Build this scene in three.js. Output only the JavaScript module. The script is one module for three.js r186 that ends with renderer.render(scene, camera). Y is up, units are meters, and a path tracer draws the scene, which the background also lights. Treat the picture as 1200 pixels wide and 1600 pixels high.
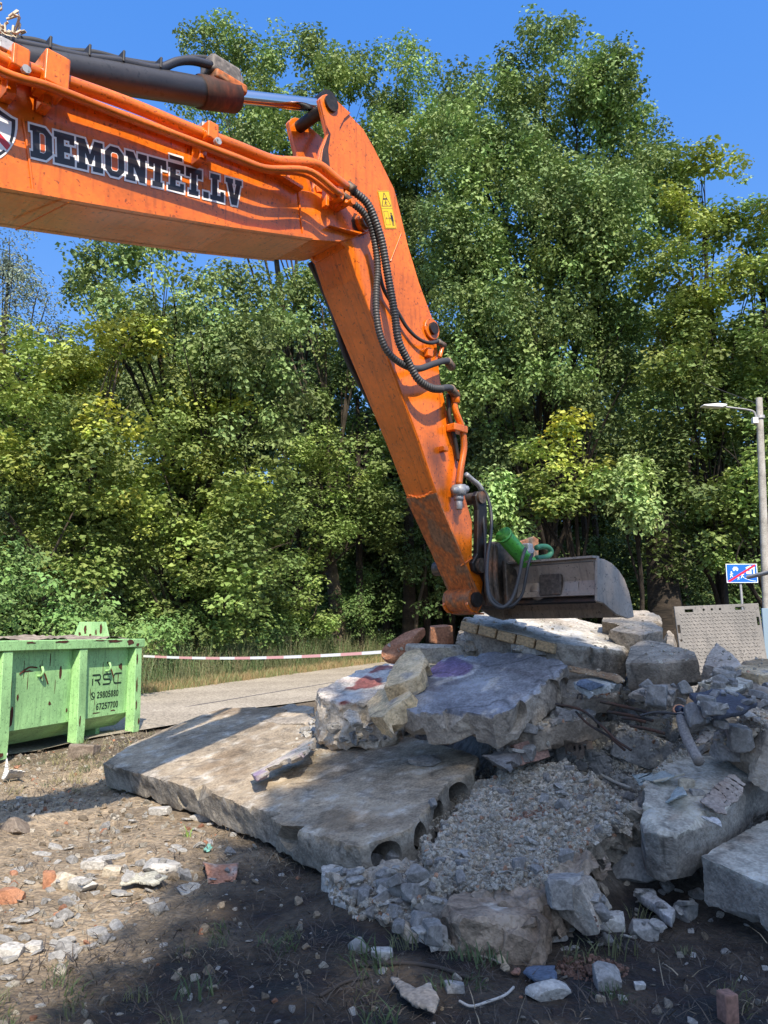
import * as THREE from 'three';
import { mergeGeometries, toCreasedNormals } from 'three/addons/utils/BufferGeometryUtils.js';
import { RoundedBoxGeometry } from 'three/addons/geometries/RoundedBoxGeometry.js';
import { ImprovedNoise } from 'three/addons/math/ImprovedNoise.js';
import { MeshBVH, acceleratedRaycast } from 'three-mesh-bvh';

// ---------------------------------------------------------------- camera, sky, sun, exposure
const EYE = 1.6, PITCH = 8.9 * Math.PI / 180, FOCAL = 1200;        // eye height, upward tilt, focal length for a picture 1600 high
const scene = new THREE.Scene();
const camera = new THREE.PerspectiveCamera(2 * Math.atan(800 / FOCAL) * 180 / Math.PI, 0.75, 0.1, 900);
camera.position.set(0, EYE, 0);
camera.lookAt(0, EYE + Math.sin(PITCH), -Math.cos(PITCH));
const SUN_AZ = 16 * Math.PI / 180, SUN_EL = 50 * Math.PI / 180;
const SUN = new THREE.Vector3(Math.sin(SUN_AZ) * Math.cos(SUN_EL), Math.sin(SUN_EL), Math.cos(SUN_AZ) * Math.cos(SUN_EL));
{
  const W = 512, H = 256, data = new Float32Array(W * H * 4);
  for (let r = 0; r < H; r++) for (let c = 0; c < W; c++) {
    const up = ((r + 0.5) / H - 0.5) * Math.PI, az = ((c + 0.5) / W - 0.5) * 2 * Math.PI;
    const x = Math.cos(az) * Math.cos(up), y = Math.sin(up), z = Math.sin(az) * Math.cos(up);
    const g = Math.max(0, x * SUN.x + y * SUN.y + z * SUN.z), t = Math.pow(1 - Math.max(0, y), 2.6), glow = 0.72 * Math.pow(g, 2.5) + 2.0 * Math.pow(g, 20);
    const k = (r * W + c) * 4, m = (a, b, s) => a + (b - a) * t + glow * s;
    data[k] = m(0.050, 0.29, 0.70); data[k + 1] = m(0.195, 0.53, 0.72); data[k + 2] = m(0.60, 0.90, 0.74); data[k + 3] = 1;
    if (y < 0) { const d = Math.min(1, -y * 8); data[k] += (0.10 - data[k]) * d; data[k + 1] += (0.095 - data[k + 1]) * d; data[k + 2] += (0.08 - data[k + 2]) * d; }
  }
  const sky = new THREE.DataTexture(data, W, H, THREE.RGBAFormat, THREE.FloatType);
  sky.mapping = THREE.EquirectangularReflectionMapping; sky.magFilter = THREE.LinearFilter; sky.minFilter = THREE.LinearFilter; sky.needsUpdate = true;
  scene.background = sky; scene.environment = sky;
}
const sun = new THREE.DirectionalLight(new THREE.Color().setRGB(1, 0.91, 0.78), 5.0);
sun.position.copy(SUN).multiplyScalar(60); sun.target.position.set(0, 0, -8); scene.add(sun, sun.target);
sun.castShadow = true; sun.shadow.mapSize.set(4096, 4096);
Object.assign(sun.shadow.camera, { left: -30, right: 30, top: 30, bottom: -30, near: 1, far: 140 });
const renderer = new THREE.WebGLRenderer({ antialias: true });
renderer.toneMapping = THREE.LinearToneMapping; renderer.toneMappingExposure = 1.45;
renderer.shadowMap.enabled = true; renderer.shadowMap.type = THREE.PCFSoftShadowMap;
renderer.setSize(768, 1024);

// ---------------------------------------------------------------- helpers
const V = (x, y, z) => new THREE.Vector3(x, y, z), rgb = (r, g, b) => new THREE.Color().setRGB(r, g, b);
function rng(seed) { let s = seed | 0; return () => { s = (s + 0x6d2b79f5) | 0; let t = Math.imul(s ^ (s >>> 15), 1 | s); t = (t + Math.imul(t ^ (t >>> 7), 61 | t)) ^ t; return ((t ^ (t >>> 14)) >>> 0) / 4294967296; }; }
const IN = new ImprovedNoise(), n3 = (x, y, z) => IN.noise(x, y, z);
const fbm = (x, y, z, o = 3) => { let s = 0, a = 0.5, f = 1; for (let i = 0; i < o; i++) { s += a * n3(x * f, y * f, z * f); a *= 0.5; f *= 2.03; } return s; };
const sm = THREE.MathUtils.smoothstep, lerp = THREE.MathUtils.lerp, clamp = THREE.MathUtils.clamp;
// a sight line through picture point (x, y) of the 1200 x 1600 photograph, and the surveyed point at a given distance along the ground
function sight(x, y) {
  const a = (x - 600) / FOCAL, b = (800 - y) / FOCAL, c = Math.cos(PITCH), s = Math.sin(PITCH);
  return V(a, b * c + s, -(c - b * s));
}
const at = (x, y, d) => { const r = sight(x, y); return r.multiplyScalar(d / -r.z).add(V(0, EYE, 0)); };
const onPlane = (x, y, p, n) => { const r = sight(x, y), o = V(0, EYE, 0); return r.clone().multiplyScalar(p.clone().sub(o).dot(n) / r.dot(n)).add(o); };

const taken = new Map();
function numbered(name) { const k = taken.get(name) ?? 0; taken.set(name, k + 1); return k ? `${name}_${String(k).padStart(3, '0')}` : name; }
function tag(o, label, category, group) { o.userData.label = label; o.userData.category = category; if (group) o.userData.group = group; return o; }
function shadow(o) { o.castShadow = true; o.receiveShadow = true; return o; }
function thing(name, label, category, pos = V(0, 0, 0), group) { const g = new THREE.Group(); g.name = numbered(name); g.position.copy(pos); scene.add(g); return tag(g, label, category, group); }
function part(name, geo, mat, parent) { const m = shadow(new THREE.Mesh(Array.isArray(geo) ? mergeGeometries(geo) : geo, mat)); m.name = parent === scene ? numbered(name) : name; parent.add(m); return m; }
function parts(name, geos, mat, parent) { return geos.map((g) => part(name, g, mat, parent)); }
function single(name, geo, mat, label, category, group, pos) { const m = part(name, geo, mat, scene); if (pos) m.position.copy(pos); return tag(m, label, category, group); }
function struct(name, geo, mat) { const m = part(name, geo, mat, scene); m.userData.kind = 'structure'; return m; }

// box-projected uv in metres, per face
function boxUV(g, s = 1) {
  g = g.index ? g.toNonIndexed() : g; const p = g.attributes.position, uv = new Float32Array(p.count * 2), a = V(), b = V(), c = V();
  for (let i = 0; i < p.count; i += 3) {
    a.fromBufferAttribute(p, i); b.fromBufferAttribute(p, i + 1); c.fromBufferAttribute(p, i + 2);
    const n = b.clone().sub(a).cross(c.clone().sub(a)), x = Math.abs(n.x), y = Math.abs(n.y), z = Math.abs(n.z);
    [a, b, c].forEach((v, k) => { const q = y >= x && y >= z ? [v.x, v.z] : x >= z ? [v.z, v.y] : [v.x, v.y]; uv[(i + k) * 2] = q[0] * s; uv[(i + k) * 2 + 1] = q[1] * s; });
  }
  g.setAttribute('uv', new THREE.BufferAttribute(uv, 2)); return g;
}
const box = (w, h, d, x = 0, y = 0, z = 0, r = 0.006) => boxUV(new RoundedBoxGeometry(w, h, d, 1, Math.min(r, w / 2.1, h / 2.1, d / 2.1)).translate(x, y, z));
function extrude(pts, z0, z1, bevel = 0, holes) {
  const s = new THREE.Shape(pts.map((p) => new THREE.Vector2(p.x ?? p[0], p.y ?? p[1])));
  if (holes) for (const h of holes) s.holes.push(new THREE.Path(h.map((p) => new THREE.Vector2(p[0], p[1]))));
  const g = new THREE.ExtrudeGeometry(s, { depth: z1 - z0 - 2 * bevel, bevelEnabled: bevel > 0, bevelSize: bevel, bevelThickness: bevel, bevelOffset: -bevel, bevelSegments: 1, curveSegments: 12 });
  return boxUV(g.translate(0, 0, z0 + bevel));
}
// a plate that follows a path in the x-y plane, thickness to the left of travel, from z0 to z1
function ribbon(path, t, z0, z1) {
  const L = [], n = path.length;
  for (let i = 0; i < n; i++) {
    const a = path[Math.max(0, i - 1)], b = path[Math.min(n - 1, i + 1)], l = Math.hypot(b.x - a.x, b.y - a.y);
    L.push({ x: path[i].x - (b.y - a.y) / l * t, y: path[i].y + (b.x - a.x) / l * t });
  }
  return extrude([...path, ...L.reverse()], z0, z1, 0);
}
// round tube along points with radius given as number or function of arc length
function tube(pts, r, { seg, sides = 10, curve = true, cap = true } = {}) {
  const c = curve ? new THREE.CatmullRomCurve3(pts, false, 'centripetal') : new THREE.CurvePath();
  if (!curve) for (let i = 0; i < pts.length - 1; i++) c.add(new THREE.LineCurve3(pts[i], pts[i + 1]));
  const len = c.getLength(), N = seg ?? Math.max(2, Math.round(pts.length * 6)), pos = [], idx = [], uv = [];
  let nrm = null;
  for (let i = 0; i <= N; i++) {
    const p = c.getPointAt(i / N), t = c.getTangentAt(Math.min(0.9999, Math.max(0.0001, i / N))).normalize();
    if (!nrm) nrm = (Math.abs(t.y) > 0.9 ? V(1, 0, 0) : V(0, 1, 0)).cross(t).normalize(); else nrm.addScaledVector(t, -nrm.dot(t)).normalize();
    const bi = t.clone().cross(nrm), rr = typeof r === 'function' ? r(i / N * len, i / N) : r;
    for (let k = 0; k <= sides; k++) { const a = k / sides * 2 * Math.PI, q = p.clone().addScaledVector(nrm, Math.cos(a) * rr).addScaledVector(bi, Math.sin(a) * rr); pos.push(q.x, q.y, q.z); uv.push(k / sides * 2 * Math.PI * 0.06, i / N * len); }
  }
  const S = sides + 1;
  for (let i = 0; i < N; i++) for (let k = 0; k < sides; k++) { const a = i * S + k; idx.push(a, a + 1, a + S, a + 1, a + S + 1, a + S); }
  if (cap) for (const e of [0, N]) { const b = pos.length / 3, p = c.getPointAt(e / N); pos.push(p.x, p.y, p.z); uv.push(0, 0); for (let k = 0; k < sides; k++) e ? idx.push(b, e * S + k, e * S + k + 1) : idx.push(b, k + 1, k); }
  const g = new THREE.BufferGeometry(); g.setAttribute('position', new THREE.Float32BufferAttribute(pos, 3)); g.setAttribute('uv', new THREE.Float32BufferAttribute(uv, 2)); g.setIndex(idx); g.computeVertexNormals();
  return g.toNonIndexed();
}
const rod = (a, b, r, sides = 16) => tube([a, b], r, { seg: 1, sides, curve: false });
const pinZ = (x, y, z0, z1, r, sides = 20) => boxUV(new THREE.CylinderGeometry(r, r, z1 - z0, sides).rotateX(Math.PI / 2).translate(x, y, (z0 + z1) / 2));

// signed-distance mesher (surface nets): f(x, y, z) < 0 inside
function nets(f, lo, hi, h) {
  const nx = Math.ceil((hi[0] - lo[0]) / h) + 2, ny = Math.ceil((hi[1] - lo[1]) / h) + 2, nz = Math.ceil((hi[2] - lo[2]) / h) + 2, val = new Float32Array(nx * ny * nz);
  for (let k = 0, i = 0; k < nz; k++) for (let j = 0; j < ny; j++) for (let m = 0; m < nx; m++, i++) val[i] = f(lo[0] + (m - 0.5) * h, lo[1] + (j - 0.5) * h, lo[2] + (k - 0.5) * h);
  const pos = [], idx = [], id = new Int32Array(nx * ny * nz).fill(-1), off = [0, 1, nx, nx + 1, nx * ny, nx * ny + 1, nx * ny + nx, nx * ny + nx + 1];
  const E = [[0, 1], [2, 3], [4, 5], [6, 7], [0, 2], [1, 3], [4, 6], [5, 7], [0, 4], [1, 5], [2, 6], [3, 7]], seenEdge = new Map(), eps = h * 0.12;
  for (let k = 0; k < nz - 1; k++) for (let j = 0; j < ny - 1; j++) for (let m = 0; m < nx - 1; m++) {
    const b = m + nx * (j + ny * k); let inside = 0; for (const o of off) if (val[b + o] < 0) inside++;
    if (inside === 0 || inside === 8) continue;
    let x = 0, y = 0, z = 0; const hit = [];
    for (let e = 0; e < 12; e++) {
      const [p, q] = E[e], a = val[b + off[p]], d = val[b + off[q]]; if ((a < 0) === (d < 0)) continue;
      const key = (b + off[p]) * 3 + (e >> 2); let r = seenEdge.get(key);
      if (!r) { // where the surface crosses this edge, and its direction there
        const t = a / (a - d), ax = e >> 2, px = m + (p & 1) + (ax === 0 ? t : 0), py = j + ((p >> 1) & 1) + (ax === 1 ? t : 0), pz = k + (p >> 2) + (ax === 2 ? t : 0), X = lo[0] + (px - 0.5) * h, Y = lo[1] + (py - 0.5) * h, Z = lo[2] + (pz - 0.5) * h, f0 = f(X, Y, Z);
        let gx = f(X + eps, Y, Z) - f0, gy = f(X, Y + eps, Z) - f0, gz = f(X, Y, Z + eps) - f0; const l = Math.hypot(gx, gy, gz) || 1; r = [px, py, pz, gx / l, gy / l, gz / l]; seenEdge.set(key, r);
      }
      x += r[0]; y += r[1]; z += r[2]; hit.push(r);
    }
    const c = hit.length; x /= c; y /= c; z /= c;
    for (let it = 0; it < 10; it++) { let dx = 0, dy = 0, dz = 0; for (const r of hit) { const s = (r[0] - x) * r[3] + (r[1] - y) * r[4] + (r[2] - z) * r[5]; dx += r[3] * s; dy += r[4] * s; dz += r[5] * s; } x += dx / c * 1.4; y += dy / c * 1.4; z += dz / c * 1.4; }   // slide to where the faces meet, so that edges stay sharp
    x = clamp(x, m - 0.1, m + 1.1); y = clamp(y, j - 0.1, j + 1.1); z = clamp(z, k - 0.1, k + 1.1);
    id[b] = pos.length / 3; pos.push(lo[0] + (x - 0.5) * h, lo[1] + (y - 0.5) * h, lo[2] + (z - 0.5) * h);
  }
  const step = [1, nx, nx * ny];
  for (let k = 1; k < nz - 1; k++) for (let j = 1; j < ny - 1; j++) for (let m = 1; m < nx - 1; m++) {
    const b = m + nx * (j + ny * k), s = val[b] < 0;
    for (let ax = 0; ax < 3; ax++) {
      if ((val[b + step[ax]] < 0) === s) continue;
      const u = step[(ax + 1) % 3], v = step[(ax + 2) % 3], q = [id[b], id[b - u], id[b - u - v], id[b - v]];
      if (q.some((i) => i < 0)) continue;
      s ? idx.push(q[0], q[1], q[2], q[0], q[2], q[3]) : idx.push(q[0], q[2], q[1], q[0], q[3], q[2]);
    }
  }
  const g = new THREE.BufferGeometry(); g.setAttribute('position', new THREE.Float32BufferAttribute(pos, 3)); g.setIndex(idx); g.computeVertexNormals(); return g;
}
function paint(g, f) { const p = g.attributes.position, n = g.attributes.normal, c = new Float32Array(p.count * 3); for (let i = 0; i < p.count; i++) { const q = f(p.getX(i), p.getY(i), p.getZ(i), n.getX(i), n.getY(i), n.getZ(i)); c.set(q, i * 3); } g.setAttribute('color', new THREE.BufferAttribute(c, 3)); return g; }

// ---------------------------------------------------------------- textures
const hash2 = (x, y, s) => { let h = Math.imul(x, 374761393) ^ Math.imul(y, 668265263) ^ Math.imul(s, 2246822519); h = Math.imul(h ^ (h >>> 13), 1274126177); return ((h ^ (h >>> 16)) >>> 0) / 4294967296; };
function tnoise(u, v, n, s) { // tiling value noise, n cells across
  const x = u * n, y = v * n, ix = Math.floor(x), iy = Math.floor(y), fx = x - ix, fy = y - iy, a = fx * fx * (3 - 2 * fx), b = fy * fy * (3 - 2 * fy), w = (i) => ((i % n) + n) % n;
  const p = hash2(w(ix), w(iy), s), q = hash2(w(ix + 1), w(iy), s), r = hash2(w(ix), w(iy + 1), s), t = hash2(w(ix + 1), w(iy + 1), s);
  return lerp(lerp(p, q, a), lerp(r, t, a), b);
}
const tf = (u, v, n, o, s) => { let t = 0, a = 0.5, k = 0; for (let i = 0; i < o; i++) { t += a * tnoise(u, v, n, s + i); k += a; a *= 0.55; n *= 2; } return t / k; };
function tex(size, f, srgb, repeat = 1) {
  const d = new Uint8Array(size * size * 4);
  for (let y = 0, i = 0; y < size; y++) for (let x = 0; x < size; x++, i += 4) { const q = f((x + 0.5) / size, (y + 0.5) / size); d[i] = clamp(q[0], 0, 1) * 255; d[i + 1] = clamp(q[1], 0, 1) * 255; d[i + 2] = clamp(q[2], 0, 1) * 255; d[i + 3] = 255; }
  const t = new THREE.DataTexture(d, size, size); t.wrapS = t.wrapT = THREE.RepeatWrapping; t.magFilter = THREE.LinearFilter; t.minFilter = THREE.LinearMipmapLinearFilter; t.generateMipmaps = true;
  if (srgb) t.colorSpace = THREE.SRGBColorSpace; t.repeat.set(repeat, repeat); t.needsUpdate = true; return t;
}
const gray = (v) => [v, v, v];
const T = {
  concrete: tex(1024, (u, v) => { const a = tf(u, v, 5, 6, 1), b = tf(u, v, 90, 2, 31), c = tf(u, v, 14, 4, 60); const k = 0.90 + 0.42 * (a - 0.5) + 0.34 * (b - 0.5) - (c > 0.68 ? 0.14 * (c - 0.68) : 0); return [k, k * 0.985, k * 0.96]; }, true, 0.8),
  concreteB: tex(1024, (u, v) => gray(0.3 * tf(u, v, 16, 4, 9) + 0.4 * tf(u, v, 70, 2, 57) + 0.3 * tf(u, v, 200, 1, 77)), false, 0.8),
  soil: tex(1024, (u, v) => { const a = tf(u, v, 4, 5, 3), b = tf(u, v, 60, 3, 13), c = tf(u, v, 150, 1, 23); const k = 0.86 + 0.4 * (a - 0.5) + 0.5 * (b - 0.5) + (c > 0.86 ? 0.2 : 0); return [k, k * 0.98, k * 0.94]; }, true, 0.5),
  soilB: tex(1024, (u, v) => gray(0.5 * tf(u, v, 20, 4, 5) + 0.5 * tf(u, v, 110, 2, 15)), false, 0.5),
  asphalt: tex(512, (u, v) => { const a = tf(u, v, 3, 4, 4), b = tf(u, v, 120, 1, 44); const k = 0.86 + 0.25 * (a - 0.5) + 0.35 * (b - 0.5); return [k, k * 0.98, k * 0.95]; }, true, 0.35),
  bark: tex(512, (u, v) => { const a = tf(u, v * 0.25, 24, 4, 8), b = tf(u, v, 40, 3, 18); const k = 0.4 + 0.6 * (a - 0.5) + 0.3 * (b - 0.5) + 0.25; return [k, k * 0.95, k * 0.88]; }, true, 1),
  dirt: tex(1024, (u, v) => { // dust, drips and small chips on painted steel
    const a = tf(u, v, 4, 5, 6), b = tf(u, v, 70, 2, 16), s = tf(u, v, 60, 3, 26), st = tf(u, v * 0.12, 40, 3, 46); let k = 0.92 + 0.36 * (a - 0.5) + 0.12 * (b - 0.5) - 0.55 * Math.max(0, st - 0.56); const chip = s > 0.73 ? sm(s, 0.73, 0.78) : 0; k *= 1 - 0.32 * chip;
    return [k, k * (1 - 0.03 * a), k * (1 - 0.05 * a)]; }, true, 0.9),
  worn: tex(512, (u, v) => { const a = tf(u, v, 7, 5, 71), b = tf(u, v, 40, 3, 81), q = sm(a, 0.42, 0.62), k = 0.75 + 0.5 * (b - 0.5); return [lerp(0.80, 0.60, q) * k * 1.2, lerp(0.44, 0.43, q) * k * 1.2, lerp(0.19, 0.30, q) * k * 1.2]; }, true, 1.3),
  rough: tex(512, (u, v) => gray(0.55 + 0.7 * (tf(u, v, 6, 5, 12) - 0.5)), false, 0.8),
  rust: tex(1024, (u, v) => { const a = tf(u, v, 6, 5, 7), b = tf(u, v, 50, 3, 17), k = 0.55 + 0.5 * (a - 0.5) + 0.4 * (b - 0.5); const o = sm(a, 0.5, 0.68); return [k * (1 + 0.12 * o), k * (0.93 - 0.10 * o), k * (0.86 - 0.22 * o)]; }, true, 0.9),
};
const std = (o) => new THREE.MeshStandardMaterial({ roughness: 0.9, metalness: 0, ...o });
const phys = (o) => new THREE.MeshPhysicalMaterial({ roughness: 0.5, metalness: 0, ...o });
const M = {
  concrete: std({ map: T.concrete, bumpMap: T.concreteB, bumpScale: 0.007, vertexColors: true, roughness: 0.95 }),
  stone: std({ map: T.concrete, vertexColors: true, roughness: 0.95, bumpMap: T.concreteB, bumpScale: 0.005 }),
  soil: std({ map: T.soil, bumpMap: T.soilB, bumpScale: 0.03, vertexColors: true, roughness: 1 }),
  asphalt: std({ map: T.asphalt, color: rgb(0.45, 0.40, 0.33), roughness: 0.9 }),
  orange: phys({ map: T.dirt, color: rgb(0.84, 0.185, 0.008), roughness: 0.42, roughnessMap: T.rough, clearcoat: 0.25, clearcoatRoughness: 0.3, bumpMap: T.rough, bumpScale: 0.0015 }),
  worn: std({ map: T.worn, color: rgb(0.85, 0.8, 0.75), roughness: 0.7 }),
  steel: std({ map: T.rust, color: rgb(0.42, 0.36, 0.30), roughness: 0.55, metalness: 0.35, bumpMap: T.rough, bumpScale: 0.004 }),
  steelLight: std({ map: T.rust, color: rgb(0.66, 0.56, 0.45), roughness: 0.5, metalness: 0.3, bumpMap: T.rough, bumpScale: 0.003 }),
  darkSteel: std({ map: T.rust, color: rgb(0.075, 0.07, 0.065), roughness: 0.55, metalness: 0.2 }),
  blackPaint: phys({ map: T.dirt, color: rgb(0.035, 0.033, 0.035), roughness: 0.45, clearcoat: 0.2, clearcoatRoughness: 0.4 }),
  chrome: std({ color: rgb(0.62, 0.64, 0.67), metalness: 1, roughness: 0.12 }),
  galv: std({ map: T.dirt, color: rgb(0.48, 0.48, 0.47), metalness: 0.4, roughness: 0.5 }),
  rubber: std({ color: rgb(0.028, 0.027, 0.026), roughness: 0.6 }),
  hose: std({ color: rgb(0.05, 0.046, 0.042), roughness: 0.5 }),
  limeGreen: phys({ map: T.dirt, color: rgb(0.10, 0.46, 0.05), roughness: 0.4, clearcoat: 0.3 }),
  hoseGreen: std({ color: rgb(0.03, 0.13, 0.07), roughness: 0.5 }),
  skip: phys({ map: T.dirt, color: rgb(0.37, 0.68, 0.28), roughness: 0.6, bumpMap: T.rough, bumpScale: 0.004 }),
  bucket: std({ map: T.dirt, color: rgb(0.37, 0.30, 0.235), roughness: 0.62, metalness: 0.05, roughnessMap: T.rough, bumpMap: T.rough, bumpScale: 0.003 }),
  skipRust: std({ map: T.rust, color: rgb(0.28, 0.10, 0.05), roughness: 0.9 }),
  brickOrange: std({ map: T.concrete, color: rgb(0.50, 0.23, 0.11), bumpMap: T.concreteB, bumpScale: 0.01 }),
  brickTan: std({ map: T.concrete, color: rgb(0.68, 0.48, 0.27), bumpMap: T.concreteB, bumpScale: 0.01 }),
  brickPink: std({ map: T.concrete, color: rgb(0.34, 0.21, 0.17), bumpMap: T.concreteB, bumpScale: 0.01 }),
  bark: std({ map: T.bark, color: rgb(0.085, 0.07, 0.055), roughness: 1, bumpMap: T.bark, bumpScale: 0.03 }),  // dark base colour stands in for crown shade missing on the trunks
  barkPale: std({ map: T.bark, color: rgb(0.20, 0.17, 0.135), roughness: 1 }),
  white: std({ color: rgb(0.75, 0.74, 0.72), roughness: 0.6 }),
  grease: std({ map: T.rust, color: rgb(0.16, 0.085, 0.05), roughness: 0.5 }),
  hole: std({ color: rgb(0.02, 0.02, 0.02) }),
};
function canvasTex(w, h, draw) { const c = document.createElement('canvas'); c.width = w; c.height = h; const x = c.getContext('2d'); draw(x, w, h); const t = new THREE.CanvasTexture(c); t.colorSpace = THREE.SRGBColorSpace; t.magFilter = THREE.LinearFilter; return t; }

// ---------------------------------------------------------------- ground, road, verge
const sq = (x) => x * x;
const BUMPS = [[1.75, 7.25, 1.15, 1.2], [2.7, 7.1, 1.4, 0.85], [3.4, 6.4, 1.2, 0.6], [1.5, 6.1, 0.95, 0.5], [0.5, 7.6, 0.6, 0.75], [0.35, 4.95, 0.62, 0.16], [1.0, 5.35, 0.55, 0.3], [2.2, 5.9, 0.7, 0.35]];
function moundH(x, f) { let h = 0; for (const [a, b, r, k] of BUMPS) { const d = (sq(x - a) + sq(f - b)) / (r * r); if (d < 5) h = Math.max(h, k * Math.exp(-d * d * 0.7)); } return h; }
function groundH(x, f) { // f: distance ahead of the viewer
  let h = f > 10 ? 0.025 * Math.min(f - 10, 45) * sm(f, 10, 16) : 0;
  if (f < 15 && f > -4) {
    const k = sm(f, -4, 1) * (1 - sm(f, 12.6, 14.5));
    h += k * (0.10 * fbm(x * 0.55, f * 0.55, 3.3, 2) + 0.05 * fbm(x * 2.3, f * 2.3, 8.1, 3) + 0.035 * fbm(x * 7, f * 7, 1.7, 3));
    h += 0.20 * Math.exp(-(sq((x + 3.55) / 0.7) + sq((f - 10.4) / 1.5))) ; // bank of spoil beside the skip
    h += 0.05 * Math.exp(-(sq((x + 2.6) / 1.1) + sq((f - 7.0) / 0.6)));
    h -= 0.06 * Math.exp(-sq((x + 0.45 * (f - 6) + 2.2) / 0.35)) * k; // a wheel rut
  }
  return h;
}
const fullH = (x, f) => Math.max(groundH(x, f), groundH(x, f) * 0.4 + moundH(x, f) * (1 + 0.25 * fbm(x * 3, f * 3, 5, 3)));
const roadSide = (x, f) => { const vx = 0.43, vf = 0.903; return (x + 5.6) * vf - (f - 17.8) * vx; };   // metres to the right (near side) of the far kerb of the road
{
  const grid = (x0, x1, f0, f1, h, H, dz) => {
    const nx = Math.round((x1 - x0) / h), nf = Math.round((f1 - f0) / h), pos = [], uv = [], idx = [];
    for (let j = 0; j <= nf; j++) for (let i = 0; i <= nx; i++) { const x = x0 + (x1 - x0) * i / nx, f = f0 + (f1 - f0) * j / nf; pos.push(x, H(x, f) + dz, -f); uv.push(x, f); }
    for (let j = 0; j < nf; j++) for (let i = 0; i < nx; i++) { const a = j * (nx + 1) + i; idx.push(a, a + 1, a + nx + 1, a + 1, a + nx + 2, a + nx + 1); }
    const g = new THREE.BufferGeometry(); g.setAttribute('position', new THREE.Float32BufferAttribute(pos, 3)); g.setAttribute('uv', new THREE.Float32BufferAttribute(uv, 2)); g.setIndex(idx); g.computeVertexNormals(); return g;
  };
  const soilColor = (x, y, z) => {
    const f = -z, a = fbm(x * 0.8, f * 0.8, 2.2, 3), b = fbm(x * 3, f * 3, 6.4, 3), dusty = clamp(sm(-x + 0.35 * (f - 6), 0.2, 1.6) * (1 - 0.7 * sm(f, 8.8, 10.5)) + a * 0.8, 0, 1);  // pale dust on the sunlit side; shade of the other side darkened into its soil
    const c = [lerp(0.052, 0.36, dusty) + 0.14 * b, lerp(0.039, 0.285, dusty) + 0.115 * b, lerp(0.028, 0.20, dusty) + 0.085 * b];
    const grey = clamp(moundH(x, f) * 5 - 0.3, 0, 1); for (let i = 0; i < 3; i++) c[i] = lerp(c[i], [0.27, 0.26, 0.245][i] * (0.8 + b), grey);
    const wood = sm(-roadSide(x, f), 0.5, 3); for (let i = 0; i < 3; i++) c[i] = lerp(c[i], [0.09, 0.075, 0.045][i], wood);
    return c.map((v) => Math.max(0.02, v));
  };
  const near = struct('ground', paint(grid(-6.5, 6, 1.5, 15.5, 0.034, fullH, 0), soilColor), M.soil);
  const hole = (x, f) => (x > -6.4 && x < 5.9 && f > 1.6 && f < 15.4 ? -0.25 : 0);
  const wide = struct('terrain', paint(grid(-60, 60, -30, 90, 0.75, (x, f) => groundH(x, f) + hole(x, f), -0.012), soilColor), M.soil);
  const far = struct('terrain', paint(grid(-500, 500, -300, 700, 20, (x, f) => groundH(x, f) - (Math.abs(x) < 56 && f > -26 && f < 86 ? 0.6 : 0.02), -0.03), () => [0.09, 0.085, 0.045]), M.soil); far.name = 'terrain_001';
  // the road: a strip that runs from the left middle distance away to the right
  const pos = [], uv = [], idx = [], N = 90;
  for (let i = 0; i <= N; i++) for (let k = 0; k <= 6; k++) {
    const s = -26 + i * 1.0, w = k / 6 * (3.9 + 1.2 * sm(s, -2, 6)) + (k === 0 ? 0.12 * fbm(s * 0.9, 1, 2, 2) : 0), x = -5.6 + 0.43 * s + 0.903 * w - 0.022 * sq(Math.max(0, s - 9)), f = 17.8 + 0.903 * s - 0.43 * w;
    pos.push(x, groundH(x, f) + 0.015 + (f < 15.6 ? 0.03 : 0), -f); uv.push(w, s);
  }
  for (let i = 0; i < N; i++) for (let k = 0; k < 6; k++) { const a = i * 7 + k; idx.push(a, a + 1, a + 7, a + 1, a + 8, a + 7); }
  const g = new THREE.BufferGeometry(); g.setAttribute('position', new THREE.Float32BufferAttribute(pos, 3)); g.setAttribute('uv', new THREE.Float32BufferAttribute(uv, 2)); g.setIndex(idx); g.computeVertexNormals();
  struct('road', g, M.asphalt);
  // a tar seam along the road
  const seam = []; for (let s = -3; s < 18; s += 0.7) { const w = 2.55 + 0.06 * fbm(s, 3, 1, 2), x = -5.6 + 0.43 * s + 0.903 * w, f = 17.8 + 0.903 * s - 0.43 * w; seam.push(V(x, groundH(x, f) + 0.008, -f)); }
  struct('road_seam', tube(seam, 0.022, { sides: 6, seg: 60 }), std({ color: rgb(0.10, 0.09, 0.085) }));
}

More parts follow.
